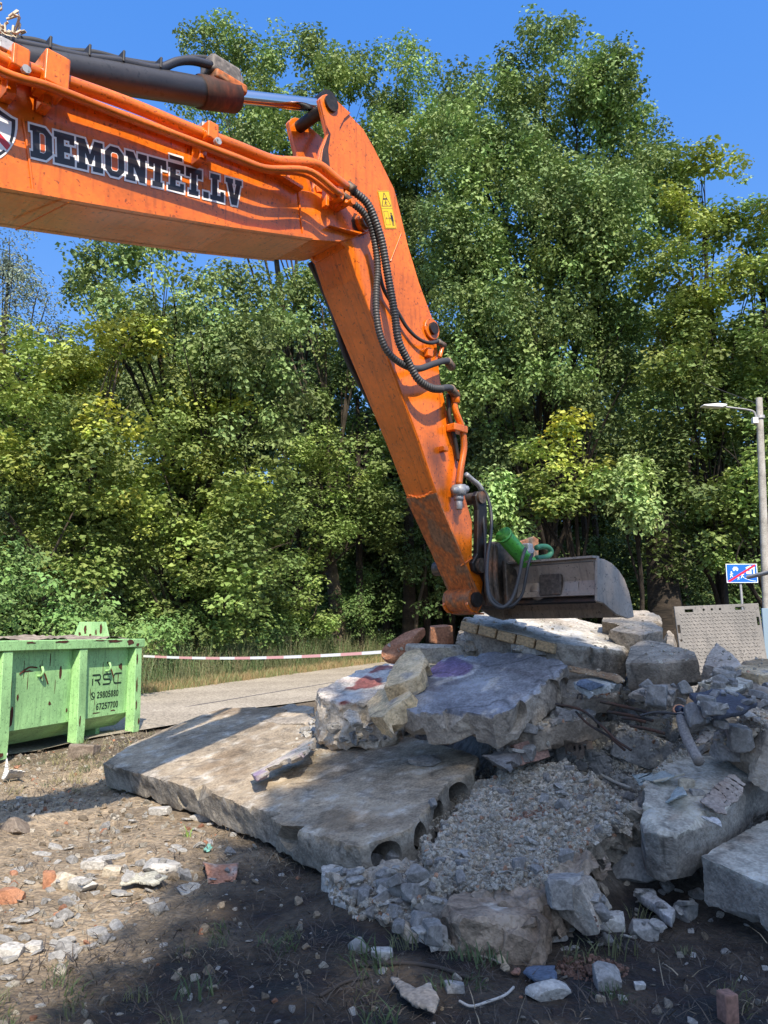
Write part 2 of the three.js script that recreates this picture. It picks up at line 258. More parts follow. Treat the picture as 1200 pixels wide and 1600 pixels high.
// ---------------------------------------------------------------- trees
function leafClump(seed, n, R, l, w, flat) {
  const r = rng(seed), pos = [], nor = [], q = new THREE.Quaternion(), up = V(0, 1, 0);
  for (let i = 0; i < n; i++) {
    const d = V(r() * 2 - 1, r() * 2 - 1, r() * 2 - 1).normalize(), p = d.clone().multiplyScalar(R * Math.cbrt(r())); p.y *= flat ? 0.55 : 0.9;
    const face = d.clone().multiplyScalar(0.7).add(V(r() - 0.5, r() - 0.5 + (flat ? 1.15 : 0.75), r() - 0.5)).normalize();
    q.setFromUnitVectors(up, face); const tw = r() * 6.283, s = 0.5 + 1.0 * r(), a = V(Math.cos(tw), 0, Math.sin(tw)), b = V(-Math.sin(tw), 0, Math.cos(tw));
    const P = (x, y, z) => a.clone().multiplyScalar(x * s).addScaledVector(b, y * s).add(V(0, z * s, 0)).applyQuaternion(q).add(p);
    const v = [P(0, -l / 2, 0), P(-w, 0, l * 0.16), P(0, l / 2, -l * 0.08), P(w, 0, l * 0.16)];
    for (const k of [0, 2, 1, 0, 3, 2]) pos.push(v[k].x, v[k].y, v[k].z);
  }
  const g = new THREE.BufferGeometry(); g.setAttribute('position', new THREE.Float32BufferAttribute(pos, 3)); g.computeVertexNormals(); return g;
}
const leafMat = (tr, rough) => phys({ color: 0xffffff, roughness: rough, transmission: tr, thickness: 0, ior: 1.4, specularIntensity: 0.6 });
const LEAF = {
  oak: { geo: [leafClump(1, 62, 0.44, 0.125, 0.046), leafClump(2, 62, 0.44, 0.125, 0.046)], mat: leafMat(0.38, 0.58), col: [0.265, 0.355, 0.115], vary: [0.9, 0.9, 0.9] },
  maple: { geo: [leafClump(3, 46, 0.47, 0.125, 0.06, true), leafClump(4, 46, 0.47, 0.125, 0.06, true)], mat: leafMat(0.42, 0.6), col: [0.26, 0.355, 0.095] },
  willow: { geo: [leafClump(5, 50, 0.5, 0.11, 0.022)], mat: leafMat(0.25, 0.5), col: [0.28, 0.33, 0.24] },
  bush: { geo: [leafClump(6, 40, 0.36, 0.09, 0.035)], mat: leafMat(0.35, 0.6), col: [0.20, 0.32, 0.09] },
};
const m4 = new THREE.Matrix4(), qq = new THREE.Quaternion(), ee = new THREE.Euler();
function crown(parent, blobs, kind, { seed, density = 1, tint = [1, 1, 1], yellow = 0, scale = 1, name = 'crown' }) {
  const K = LEAF[kind], r = rng(seed), spots = [], S = 0.42 * scale;
  for (const b of blobs) { // each blob breaks up into boughs, each bough into leaf sprays on its shell
    const [c, R, tone = 1, yel = yellow] = b, nb = Math.max(4, Math.round(6.5 * Math.min(2.2, R / 1.2)));
    for (let i = 0; i < nb; i++) {
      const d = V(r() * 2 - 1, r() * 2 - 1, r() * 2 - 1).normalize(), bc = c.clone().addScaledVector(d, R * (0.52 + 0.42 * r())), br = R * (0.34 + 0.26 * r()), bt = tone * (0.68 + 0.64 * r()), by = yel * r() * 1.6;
      const n = Math.max(4, Math.round(density * 7.5 * br * br / (S * S) * 0.42));
      for (let k = 0; k < n; k++) {
        const e = V(r() * 2 - 1, r() * 2 - 1, r() * 2 - 1).normalize(); e.y = e.y * 0.8 + 0.15; const p = bc.clone().addScaledVector(e, br * (0.78 + 0.30 * r()));
        spots.push([p, bt * (0.8 + 0.4 * r()), by * (0.5 + r())]);
      }
    }
  }
  const G = K.geo.length, holder = G > 1 ? new THREE.Group() : null;
  const meshes = [];
  for (let gi = 0; gi < G; gi++) {
    const mine = spots.filter((_, i) => i % G === gi), im = shadow(new THREE.InstancedMesh(K.geo[gi], K.mat, mine.length)); im.name = name; im.userData.kind = 'stuff';
    const col = new THREE.Color();
    mine.forEach(([p, t, y], i) => {
      const s = scale * (0.75 + 0.6 * r()); ee.set((r() - 0.5) * 0.7, r() * 6.283, (r() - 0.5) * 0.7); qq.setFromEuler(ee);
      im.setMatrixAt(i, m4.compose(p, qq, V(s, s, s)));
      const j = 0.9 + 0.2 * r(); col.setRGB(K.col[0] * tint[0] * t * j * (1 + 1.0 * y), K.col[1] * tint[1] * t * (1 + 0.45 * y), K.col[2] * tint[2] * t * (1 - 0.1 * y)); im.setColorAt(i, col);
    });
    parent.add(im); meshes.push(im);
  }
  return spots.length;
}
// blobs as [picture x, picture y, radius in picture units, distance, tone, yellowness]
function tree(name, label, base, trunkR, kind, blobs, o, group) {
  const root = at(base[0], base[1], base[2]); root.y = groundH(root.x, base[2]) - 0.1;
  const t = thing(name, label, o.category ?? 'tree', root, group), r = rng(o.seed);
  const B = blobs.map(([x, y, rad, d, tone, yel]) => [at(x, y, d).sub(root), rad * d / FOCAL, tone, yel]);
  if (trunkR) {
    const top = B.reduce((a, b) => (b[0].y > a.y ? b[0] : a), V(0, 0, 0)), H = top.y, lean = o.lean ?? 0.12, mid = V(top.x * 0.35 + lean, H * 0.45, top.z * 0.35);
    const trunk = [V(0, 0, 0), V(mid.x * 0.25, H * 0.16, mid.z * 0.3), V(mid.x * 0.7, H * 0.32, mid.z * 0.7), mid, V(lerp(mid.x, top.x, 0.6), H * 0.72, lerp(mid.z, top.z, 0.6)), top];
    const g = [tube(trunk, (_, u) => trunkR * (1.25 * Math.exp(-u * 14) * 0.5 + Math.pow(1 - u, 0.9) + 0.03), { seg: 28, sides: 10 })];
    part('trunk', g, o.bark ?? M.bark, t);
    const lim = [], curve = new THREE.CatmullRomCurve3(trunk);
    for (const [c, R] of B) {
      const u = clamp((c.y / H) * 0.75 - 0.12, 0.12, 0.85), s = curve.getPoint(u), m = s.clone().lerp(c, 0.5).add(V((r() - 0.5) * R * 0.5, R * 0.15, (r() - 0.5) * R * 0.5));
      const r0 = trunkR * 0.42 * (1 - u) + 0.03; lim.push(tube([s, m, c, c.clone().add(V((r() - 0.5) * R, R * 0.7, (r() - 0.5) * R))], (_, w) => r0 * (1 - 0.85 * w), { seg: 12, sides: 6 }));
      for (let k = 0; k < 3; k++) { const e = c.clone().add(V((r() - 0.5) * 1.7 * R, (r() - 0.2) * R, (r() - 0.5) * 1.7 * R)); lim.push(tube([m, m.clone().lerp(e, 0.5).add(V(0, 0.15 * R, 0)), e], (_, w) => r0 * 0.5 * (1 - 0.8 * w), { seg: 8, sides: 5 })); }
    }
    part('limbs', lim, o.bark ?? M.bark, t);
  }
  crown(t, B, kind, o);
  return t;
}
{
  const oakR = [[850, 105, 62, 26], [955, 112, 60, 26], [790, 165, 70, 26], [900, 195, 95, 26], [1000, 225, 62, 26.5], [720, 205, 62, 27], [760, 290, 95, 25.5], [880, 330, 120, 25], [1005, 320, 88, 26],
    [705, 390, 85, 25.5], [805, 450, 110, 24.8], [935, 450, 100, 25, 1, 0.1], [715, 520, 75, 25], [845, 560, 100, 24.5], [960, 540, 60, 25], [760, 620, 70, 25], [930, 610, 70, 25.5, 0.8], [800, 710, 60, 25.5, 0.8]];
  tree('oak_tree', 'tallest dark green oak rising past the right side of the bent arm', [860, 1010, 29], 0.3, 'oak', oakR, { seed: 11, tint: [0.97, 1, 1] });
  tree('oak_tree', 'oak whose crown fills the gap right behind the arm elbow', [640, 1010, 32], 0.25, 'oak', [[620, 130, 62, 30], [690, 165, 62, 30], [650, 250, 82, 29.5], [600, 330, 75, 29.5], [585, 210, 45, 30], [655, 380, 70, 29.5], [640, 470, 60, 30, 0.85], [590, 450, 60, 30.5, 0.85]], { seed: 12 });
  tree('oak_tree', 'leaning oak behind the boom tip with a bare grey trunk below it', [535, 1000, 31], 0.26, 'oak', [[330, 95, 50, 29], [405, 92, 52, 29], [500, 105, 58, 29], [548, 135, 45, 29.5], [380, 185, 72, 28.5], [470, 215, 85, 28.5], [310, 165, 40, 29], [430, 300, 80, 28.5], [540, 300, 60, 29], [500, 470, 60, 28.5], [440, 500, 55, 28], [545, 540, 60, 29, 0.9], [500, 620, 45, 29.5, 0.8]], { seed: 13, lean: -0.8, tint: [1.0, 1.0, 0.95], bark: M.barkPale });
  tree('oak_tree', 'round grey green oak below the boom with sky at its sides', [300, 1000, 25], 0.22, 'oak', [[165, 425, 52, 23], [235, 405, 50, 23], [270, 455, 62, 23], [130, 440, 40, 23.5], [330, 500, 60, 22.5], [385, 470, 48, 23], [320, 575, 72, 22.5], [420, 555, 62, 22.5], [215, 500, 62, 22.5], [400, 640, 70, 23, 0.85]], { seed: 14, tint: [1.05, 1.03, 1.08] });
  tree('willow_tree', 'pale silvery willow at the edge of the picture under the boom', [-30, 1000, 27], 0.3, 'willow', [[15, 395, 42, 25], [-10, 470, 62, 25], [55, 470, 36, 25], [-60, 400, 60, 25], [40, 540, 50, 25], [100, 540, 40, 25]], { seed: 15 });
  tree('maple_tree', 'yellowing maple growing behind the green skip', [70, 1000, 23], 0.2, 'maple', [[90, 560, 75, 21.5, 1.05, 0.5], [190, 545, 70, 21.5, 1.05, 0.6], [20, 600, 80, 21.5, 1, 0.35], [150, 640, 85, 21, 1.05, 0.5], [60, 700, 90, 21, 1, 0.35], [10, 800, 90, 21, 0.95, 0.2], [140, 760, 85, 20.8, 1, 0.3], [90, 850, 85, 20.6, 0.95, 0.15], [-30, 680, 80, 21.5]], { seed: 21, bark: M.barkPale });
  tree('maple_tree', 'broad light green maple standing beyond the bend of road', [290, 1000, 25], 0.2, 'maple', [[250, 640, 75, 24, 1.05, 0.45], [330, 680, 78, 23.5, 1, 0.3], [260, 750, 85, 23.1, 1, 0.2], [380, 760, 80, 23.3, 1, 0.25], [200, 850, 82, 22.9, 0.95, 0.1], [310, 860, 88, 22.9, 0.95, 0.12], [400, 860, 70, 23.3], [250, 950, 70, 22.9, 0.9], [350, 950, 65, 22.9, 0.9], [160, 940, 65, 22.9, 0.9]], { seed: 22, bark: M.barkPale });
  tree('maple_tree', 'shady maple between the leaning oak trunk and road bend', [470, 1000, 29.5], 0.18, 'maple', [[450, 660, 62, 29, 0.9, 0.1], [500, 740, 62, 28.5, 0.9, 0.05], [450, 810, 62, 28, 0.95, 0.05], [560, 760, 58, 29.5, 0.85], [520, 850, 52, 28.5, 0.9], [440, 910, 55, 27.5, 0.95], [490, 965, 38, 27.5, 1.1], [590, 690, 52, 30.5, 0.85], [600, 810, 50, 30, 0.8]], { seed: 23 });
  tree('maple_tree', 'maple with yellow tipped leaves above the street lamp', [1130, 1000, 25], 0.2, 'maple', [[1095, 275, 52, 24, 1, 0.5], [1070, 345, 58, 24, 1, 0.4], [1120, 370, 58, 24, 1, 0.3], [1060, 430, 62, 23.5, 1, 0.35], [1100, 480, 75, 23.5, 0.95, 0.35], [1050, 540, 72, 23.5, 0.85, 0.2], [1130, 560, 62, 23.5, 0.85, 0.1], [1060, 640, 70, 23.5, 0.75], [1130, 680, 62, 23.5, 0.8, 0.1], [1060, 740, 70, 24, 0.65], [1120, 800, 60, 23.5, 0.75, 0.1], [1050, 840, 60, 24, 0.6]], { seed: 24 });
  tree('maple_tree', 'maple cut off by the picture edge behind the lamp pole', [1215, 1000, 24], 0.18, 'maple', [[1185, 365, 48, 23.5, 0.95, 0.2], [1170, 440, 58, 23.5, 0.95, 0.15], [1215, 420, 60, 23.5], [1190, 530, 62, 23, 0.9], [1180, 640, 55, 23, 0.9], [1160, 730, 55, 22.5, 1, 0.15], [1170, 820, 52, 22.5, 1, 0.1], [1150, 870, 42, 22.5, 0.95], [1215, 760, 60, 23], [1215, 600, 60, 23]], { seed: 25 });
  tree('maple_tree', 'small bright yellow green maple right above the bucket', [900, 1000, 24], 0.12, 'maple', [[895, 690, 45, 22, 1.15, 0.6], [850, 730, 38, 22, 1.05, 0.4], [925, 735, 42, 22, 1.1, 0.4], [880, 775, 40, 22.2, 0.95, 0.2], [840, 790, 32, 22.5, 0.85]], { seed: 26 });
  tree('oak_sapling', 'pale green young oak spray hanging beside the yellow maple', [1000, 1000, 24], 0.1, 'oak', [[990, 745, 32, 22, 1.35], [1000, 795, 28, 22, 1.3], [965, 770, 25, 22, 1.15]], { seed: 27, tint: [1.25, 1.2, 1.3] });
  tree('oak_sapling', 'pale green young oak spray showing behind the tipping link', [790, 1000, 24], 0.1, 'oak', [[785, 775, 28, 22.5, 1.3], [800, 820, 30, 22.5, 1.25], [765, 800, 24, 22.5, 1.1], [755, 850, 24, 22.5, 1.1]], { seed: 28, tint: [1.15, 1.15, 1.25] });
  tree('hazel_bush', 'bright green bush behind the top rim of the skip', [60, 1000, 18], 0, 'bush', [[40, 900, 55, 17], [110, 940, 50, 16.8], [20, 960, 55, 16.5], [190, 975, 36, 16.8], [-20, 900, 60, 17], [90, 985, 40, 16.5]], { seed: 29, category: 'bush', density: 1.2 });
  tree('hazel_bush', 'leafy bush in shade beside the road end right of the maples', [650, 1000, 32], 0, 'bush', [[560, 930, 40, 32, 0.8], [640, 950, 36, 33, 0.6], [690, 900, 40, 33, 0.5]], { seed: 30, category: 'bush' });
  tree('dogwood_bush', 'dark understorey bush below the leaning oak trunk', [520, 1000, 33], 0, 'bush', [[500, 900, 60, 33, 0.5], [560, 860, 60, 34, 0.45], [540, 960, 50, 33, 0.45], [600, 920, 50, 34, 0.4]], { seed: 41, category: 'bush', scale: 1.3 });  // low tones paint the shade under the crowns into all three dogwoods
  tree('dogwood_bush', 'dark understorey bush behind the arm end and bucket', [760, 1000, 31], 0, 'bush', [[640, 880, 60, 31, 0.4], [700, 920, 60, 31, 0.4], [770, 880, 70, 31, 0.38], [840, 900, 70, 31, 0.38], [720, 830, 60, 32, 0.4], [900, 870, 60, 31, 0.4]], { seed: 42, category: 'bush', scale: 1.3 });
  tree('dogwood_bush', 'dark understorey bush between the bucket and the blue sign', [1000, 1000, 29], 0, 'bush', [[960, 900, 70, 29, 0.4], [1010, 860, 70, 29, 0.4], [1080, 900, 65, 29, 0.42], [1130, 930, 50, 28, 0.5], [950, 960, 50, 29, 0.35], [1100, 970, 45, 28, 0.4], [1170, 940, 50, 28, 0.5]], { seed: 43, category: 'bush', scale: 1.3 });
  tree('elder_bush', 'low green shrub on the far verge at the foot of the maples', [330, 1000, 25], 0, 'bush', [[300, 985, 36, 22.5, 0.9], [360, 975, 42, 24, 0.85], [420, 985, 38, 25, 0.9], [250, 992, 26, 20.5, 1]], { seed: 46, category: 'bush' });
  tree('elder_bush', 'shrub in half shade on the far verge below the leaning oak', [500, 1000, 30], 0, 'bush', [[470, 970, 42, 28, 0.8], [530, 960, 44, 30, 0.7], [590, 975, 36, 31, 0.7], [420, 940, 44, 27, 0.75]], { seed: 47, category: 'bush' });
  // the wood that closes the view behind the single trees
  const wood = new THREE.Group(); wood.name = 'woodland'; wood.userData.kind = 'stuff'; wood.userData.label = 'dark wood that closes the view behind the single trees'; scene.add(wood);
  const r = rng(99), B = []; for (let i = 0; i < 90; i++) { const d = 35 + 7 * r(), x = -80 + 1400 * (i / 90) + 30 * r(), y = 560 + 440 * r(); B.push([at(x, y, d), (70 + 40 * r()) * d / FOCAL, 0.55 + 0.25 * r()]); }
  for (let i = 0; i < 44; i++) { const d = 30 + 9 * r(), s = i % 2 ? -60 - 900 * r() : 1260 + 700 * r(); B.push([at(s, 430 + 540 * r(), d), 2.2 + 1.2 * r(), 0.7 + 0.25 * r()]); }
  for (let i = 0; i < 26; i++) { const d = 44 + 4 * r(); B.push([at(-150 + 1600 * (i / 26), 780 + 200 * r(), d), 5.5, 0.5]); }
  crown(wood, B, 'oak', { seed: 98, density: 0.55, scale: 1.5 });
  const tr = []; for (let i = 0; i < 16; i++) { const d = 29 + 6 * r(), x = 540 + 560 * r(), p = at(x, 1000, d); p.y = 0.3; tr.push(tube([p, p.clone().add(V((r() - 0.5), 5, r() - 0.5)), p.clone().add(V((r() - 0.5) * 2, 11, r() - 0.5))], (_, u) => 0.16 * (1.1 - u * 0.6), { seg: 8, sides: 7 })); }
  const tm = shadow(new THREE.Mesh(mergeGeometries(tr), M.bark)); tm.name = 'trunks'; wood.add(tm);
  // single trunks that stand out
  const pale = at(648, 945, 31); pale.y = groundH(pale.x, 31);
  single('dead_trunk', tube([V(-0.05, 0, 0), V(0.02, 0.9, 0), V(0.1, 1.9, 0), V(0.46, 3.6, 0.1), V(0.4, 4.6, 0.1)], (_, u) => 0.10 * (1.1 - 0.8 * u), { seg: 14, sides: 7 }), M.barkPale, 'thin pale dead trunk in the shade just left of the arm', 'trunk', null, pale);
  const stump = at(1040, 975, 24); stump.y = groundH(stump.x, 24) - 0.1;
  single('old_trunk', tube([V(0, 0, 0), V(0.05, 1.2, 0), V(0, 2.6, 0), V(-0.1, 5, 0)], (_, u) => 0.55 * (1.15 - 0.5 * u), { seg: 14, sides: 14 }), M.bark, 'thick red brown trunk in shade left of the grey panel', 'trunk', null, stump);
}
// roadside weeds and grass on the far verge
function tuft(seed, n, h, w, spread, lean, leaf) {
  const r = rng(seed), pos = [];
  for (let i = 0; i < n; i++) {
    const a = r() * 6.283, d = spread * Math.sqrt(r()), b = V(Math.cos(a) * d, 0, Math.sin(a) * d), H = h * (0.5 + 0.6 * r()), l = V(r() - 0.5, 0, r() - 0.5).multiplyScalar(lean * H), s = V(Math.cos(a * 3), 0, Math.sin(a * 3)).multiplyScalar(w * (0.6 + 0.6 * r()));
    const m = b.clone().addScaledVector(l, 0.35).add(V(0, H * 0.6, 0)), t = b.clone().add(l).add(V(0, H, 0)), q = [b.clone().sub(s), b.clone().add(s), m.clone().addScaledVector(s, 0.8), m.clone().addScaledVector(s, -0.8)];
    for (const v of [q[0], q[1], q[2], q[0], q[2], q[3], q[3], q[2], t]) pos.push(v.x, v.y, v.z);
    if (leaf) for (let k = 0; k < leaf; k++) { const u = 0.25 + 0.75 * r(), p = b.clone().lerp(t, u), e = V(r() - 0.5, r() * 0.7 - 0.1, r() - 0.5).normalize().multiplyScalar(0.10 * (1.15 - u * 0.7)), o = V(-e.z, 0, e.x).multiplyScalar(0.22); for (const v of [p, p.clone().addScaledVector(e, 0.5).add(o), p.clone().add(e), p, p.clone().add(e), p.clone().addScaledVector(e, 0.5).sub(o)]) pos.push(v.x, v.y, v.z); }
  }
  const g = new THREE.BufferGeometry(); g.setAttribute('position', new THREE.Float32BufferAttribute(pos, 3)); g.computeVertexNormals(); return g;
}
function scatter(name, label, geo, mat, list) { // list of [position, scale, tint, tilt?]
  const im = shadow(new THREE.InstancedMesh(geo, mat, list.length)), c = new THREE.Color(), r = rng(list.length); im.name = numbered(name); im.userData.kind = 'stuff'; if (label) im.userData.label = label;
  list.forEach(([p, s, t, tilt = 0.15], i) => { ee.set((r() - 0.5) * 2 * tilt, r() * 6.283, (r() - 0.5) * 2 * tilt); im.setMatrixAt(i, m4.compose(p, qq.setFromEuler(ee), s.isVector3 ? s : V(s, s, s))); im.setColorAt(i, c.setRGB(...t)); });
  scene.add(im); return im;
}
const grassMat = phys({ color: 0xffffff, roughness: 0.7, transmission: 0.25, thickness: 0 });
{
  const r = rng(5), weeds = [], grass = [];
  for (let i = 0; i < 1500; i++) { const s = -8 + 30 * r(), w = -0.35 - 3.2 * Math.pow(r(), 1.3), x = -5.6 + 0.43 * s + 0.903 * w, f = 17.8 + 0.903 * s - 0.43 * w, k = r(); weeds.push([V(x, groundH(x, f) - 0.02, -f), (0.45 + 0.75 * r()) * (0.5 + 0.5 * sm(-w, 0.3, 1.6)), k < 0.55 ? [0.17, 0.19, 0.075] : k < 0.7 ? [0.28, 0.24, 0.12] : [0.12, 0.20, 0.06]]); }
  for (let i = 0; i < 2600; i++) { const s = -8 + 36 * r(), w = -0.05 - 2.2 * r() * r(), x = -5.6 + 0.43 * s + 0.903 * w, f = 17.8 + 0.903 * s - 0.43 * w, k = r(); grass.push([V(x, groundH(x, f) - 0.02, -f), 0.5 + 0.9 * r(), k < 0.6 ? [0.36, 0.26, 0.12] : [0.20, 0.23, 0.08]]); }
  scatter('weeds', 'tall dry weeds along the far side of the road', tuft(7, 9, 1.15, 0.010, 0.28, 0.5, 16), grassMat, weeds);
  scatter('verge_grass', 'short dry grass at the edge of the road', tuft(8, 30, 0.24, 0.006, 0.2, 1.0, 0), grassMat, grass);
}

// ---------------------------------------------------------------- excavator: boom, arm, tilting bucket
{
  const base = at(745, 930, 6.14), dir = V(Math.SQRT1_2, 0, -Math.SQRT1_2), nrm = V(Math.SQRT1_2, 0, Math.SQRT1_2), U0 = 5.6;
  const origin = base.clone().setY(0).addScaledVector(dir, -U0);
  const ex = thing('excavator', 'orange excavator with a long lettered boom, bent arm and bucket resting on the rubble', 'excavator', origin);
  ex.rotation.y = Math.PI / 4;
  const E = (x, y, off = 0) => { const p = onPlane(x, y, base.clone().addScaledVector(nrm, off), nrm).sub(origin); return V(p.dot(dir), p.y, off); };   // a point of the boom plane, moved sideways by off
  const EE = (list, off = 0) => list.map(([x, y, o]) => E(x, y, o ?? off));
  const W = 0.40;
  // --- boom
  const low = [...EE([[0, 297], [200, 332], [360, 358], [485, 375]])], topE = EE([[0, 107], [100, 150], [200, 185], [320, 229], [425, 271], [466, 296]]);
  const back = [V(0.95, 3.66, 0), V(-0.3, 2.55, 0), V(-1.05, 1.55, 0)], backTop = [V(0.85, 4.42, 0), V(-0.55, 3.35, 0), V(-1.5, 1.75, 0)];
  const nose = EE([[530, 378], [552, 372], [572, 362], [580, 350], [574, 338], [556, 327], [520, 311], [500, 302]]);
  const lowAll = [...[...back].reverse(), ...low], topAll = [...[...backTop].reverse(), ...topE];
  const noseEnd = [V(low[3].x, low[3].y, 0), ...nose, topE[5]];
  const outline = [...lowAll, ...nose, ...[...topAll].reverse()];
  const bg = [extrude(outline, -0.022, 0, 0.004), extrude(outline, -W, -W + 0.022, 0.004)];
  const boom = part('boom', bg, M.orange, ex);
  part('bottom_plate', [ribbon(lowAll, 0.022, -W - 0.03, 0.03), ribbon([low[3], ...EE([[530, 378], [552, 372]])], 0.02, -W + 0.02, -0.02)], M.orange, boom);
  part('top_plate', ribbon([...topAll].reverse(), 0.022, -W - 0.03, 0.055), M.orange, boom);
  // weld seams across the side plate and under the boom
  parts('weld_seam', [tube(EE([[466, 300, 0.004], [470, 340, 0.004], [475, 372, 0.004]]), 0.008, { sides: 6 }), tube(EE([[36, 186, 0.004], [45, 245, 0.004], [52, 303, 0.004]]), 0.007, { sides: 6 }), tube([E(107, 320, 0.028).setY(E(107, 320).y - 0.004), E(107, 320, 0.028).clone().add(V(-0.12, -0.03, -W))], 0.004, { sides: 5 })], M.orange, boom);
  const hub = E(566, 350); part('boom_pin', [pinZ(hub.x, hub.y, 0.002, 0.035, 0.075)], M.orange, boom); part('pin_cap', pinZ(hub.x, hub.y, 0.036, 0.06, 0.05), M.steelLight, boom);
  part('nose_rib', extrude(EE([[508, 356], [560, 367], [572, 364], [556, 369]]), 0.003, 0.05, 0), M.orange, boom);
  part('grease_stain', extrude(EE([[549, 344], [553, 333], [561, 335], [570, 341], [574, 350], [572, 360], [564, 368], [561, 380 - 14], [556, 362], [551, 356]]), 0.001, 0.0025), M.grease, boom);
  // under the tip: the far arm lugs catch the light
  part('foot_boss', pinZ(-1.28, 1.65, -W - 0.15, 0.15, 0.17), M.darkSteel, boom);
  // --- lettering: block letters with serifs, drawn on a grid
  const glyph = { // rectangles and polygons on a 10 x 14 grid, y down
    D: [[[0, 0], [7, 0], [10, 3], [10, 11], [7, 14], [0, 14], [0, 11.4], [1.2, 11.4], [1.2, 2.6], [0, 2.6]], [[4.6, 3], [6, 3], [6.7, 3.8], [6.7, 10.2], [6, 11], [4.6, 11]]],
    E: [[[0, 0], [9.6, 0], [9.6, 4.4], [7.2, 4.4], [7.2, 2.9], [4.6, 2.9], [4.6, 5.6], [7.4, 5.6], [7.4, 8.4], [4.6, 8.4], [4.6, 11.1], [7.2, 11.1], [7.2, 9.6], [9.6, 9.6], [9.6, 14], [0, 14], [0, 11.4], [1.2, 11.4], [1.2, 2.6], [0, 2.6]]],
    M: [[[0, 0], [4.2, 0], [6.6, 6.4], [9, 0], [13.2, 0], [13.2, 2.6], [12.2, 2.6], [12.2, 11.4], [13.2, 11.4], [13.2, 14], [8, 14], [8, 11.4], [9, 11.4], [9, 6.2], [7.2, 11], [6, 11], [4.2, 6.2], [4.2, 11.4], [5.2, 11.4], [5.2, 14], [0, 14], [0, 11.4], [1, 11.4], [1, 2.6], [0, 2.6]]],
    O: [[[3, 0], [7, 0], [10, 3], [10, 11], [7, 14], [3, 14], [0, 11], [0, 3]], [[4, 3], [6, 3], [6.6, 3.8], [6.6, 10.2], [6, 11], [4, 11], [3.4, 10.2], [3.4, 3.8]]],
    N: [[[0, 0], [4.2, 0], [7.6, 7], [7.6, 2.6], [6.6, 2.6], [6.6, 0], [11.6, 0], [11.6, 2.6], [10.6, 2.6], [10.6, 14], [7.6, 14], [4.2, 7], [4.2, 11.4], [5.2, 11.4], [5.2, 14], [0, 14], [0, 11.4], [1, 11.4], [1, 2.6], [0, 2.6]]],
    T: [[[0, 0], [10, 0], [10, 4.8], [7.4, 4.8], [7.4, 2.9], [6.7, 2.9], [6.7, 11.4], [8, 11.4], [8, 14], [2, 14], [2, 11.4], [3.3, 11.4], [3.3, 2.9], [2.6, 2.9], [2.6, 4.8], [0, 4.8]]],
    '.': [[[0, 10.6], [3.4, 10.6], [3.4, 14], [0, 14]]],
    L: [[[0, 0], [6, 0], [6, 2.6], [4.6, 2.6], [4.6, 11.1], [6.6, 11.1], [6.6, 8.6], [9, 8.6], [9, 14], [0, 14], [0, 11.4], [1.2, 11.4], [1.2, 2.6], [0, 2.6]]],
    V: [[[0, 0], [5, 0], [5, 2.6], [4.4, 2.6], [5.8, 8.6], [7.2, 2.6], [6.4, 2.6], [6.4, 0], [11, 0], [11, 2.6], [10.2, 2.6], [7.6, 14], [4, 14], [1, 2.6], [0, 2.6]]],
  };
  const word = ['D', 'E', 'M', 'O', 'N', 'T', 'Ē', 'T', '.', 'L', 'V'];
  const lettering = canvasTex(2048, 320, (g, w, h) => {
    g.clearRect(0, 0, w, h);
    const adv = word.map((c) => Math.max(...glyph[c === 'Ē' ? 'E' : c][0].map((p) => p[0])) + 1.0), total = adv.reduce((a, b) => a + b), sx = (w - 50) / total, sy = 212 / 14, y0 = 84;
    const trace = (poly, x) => { g.moveTo(x + poly[0][0] * sx, y0 + poly[0][1] * sy); poly.slice(1).forEach((p) => g.lineTo(x + p[0] * sx, y0 + p[1] * sy)); g.closePath(); };
    for (const pass of [0, 1]) {
      let x = 28;
      word.forEach((c, i) => {
        const G = glyph[c === 'Ē' ? 'E' : c]; g.beginPath(); (pass ? G : G.slice(0, 1)).forEach((p) => trace(p, x));
        if (c === 'Ē') { g.rect(x + 1.2 * sx, y0 - 3.6 * sy, 7.4 * sx, 1.9 * sy); }
        if (!pass) { g.strokeStyle = '#e6e2dc'; g.lineWidth = 30; g.lineJoin = 'miter'; g.miterLimit = 3; g.stroke(); g.fillStyle = '#e6e2dc'; g.fill('nonzero'); }
        else { g.fillStyle = '#17161a'; g.fill('evenodd'); if (G[1]) { g.beginPath(); trace(G[1], x); g.strokeStyle = '#e6e2dc'; g.lineWidth = 9; g.stroke(); g.fillStyle = '#c85a1e'; g.fill(); } }
        x += adv[i] * sx;
      });
    }
    const r = rng(4); g.strokeStyle = 'rgba(150,145,140,0.5)'; for (let i = 0; i < 140; i++) { g.lineWidth = 0.6 + r() * 1.6; const x = r() * w, y = 70 + r() * 230; g.beginPath(); g.moveTo(x, y); g.lineTo(x + (r() - 0.5) * 26, y + (r() - 0.5) * 26); g.globalCompositeOperation = 'source-atop'; g.stroke(); }
    g.globalCompositeOperation = 'source-over';
  });
  lettering.anisotropy = 8;
  const quad = (a, b, c, d) => { const g = new THREE.BufferGeometry(); const p = [a, b, c, a, c, d]; g.setAttribute('position', new THREE.Float32BufferAttribute(p.flatMap((v) => [v.x, v.y, v.z]), 3)); g.setAttribute('uv', new THREE.Float32BufferAttribute([0, 0, 1, 0, 1, 1, 0, 0, 1, 1, 0, 1], 2)); g.computeVertexNormals(); return g; };
  const decal = (t, o = {}) => phys({ map: t, transparent: true, alphaTest: 0.4, roughness: 0.4, clearcoat: 0.2, ...o });
  part('boom_lettering', quad(...EE([[42, 249], [383, 329], [383, 269], [40, 172]], 0.004)), decal(lettering), boom);
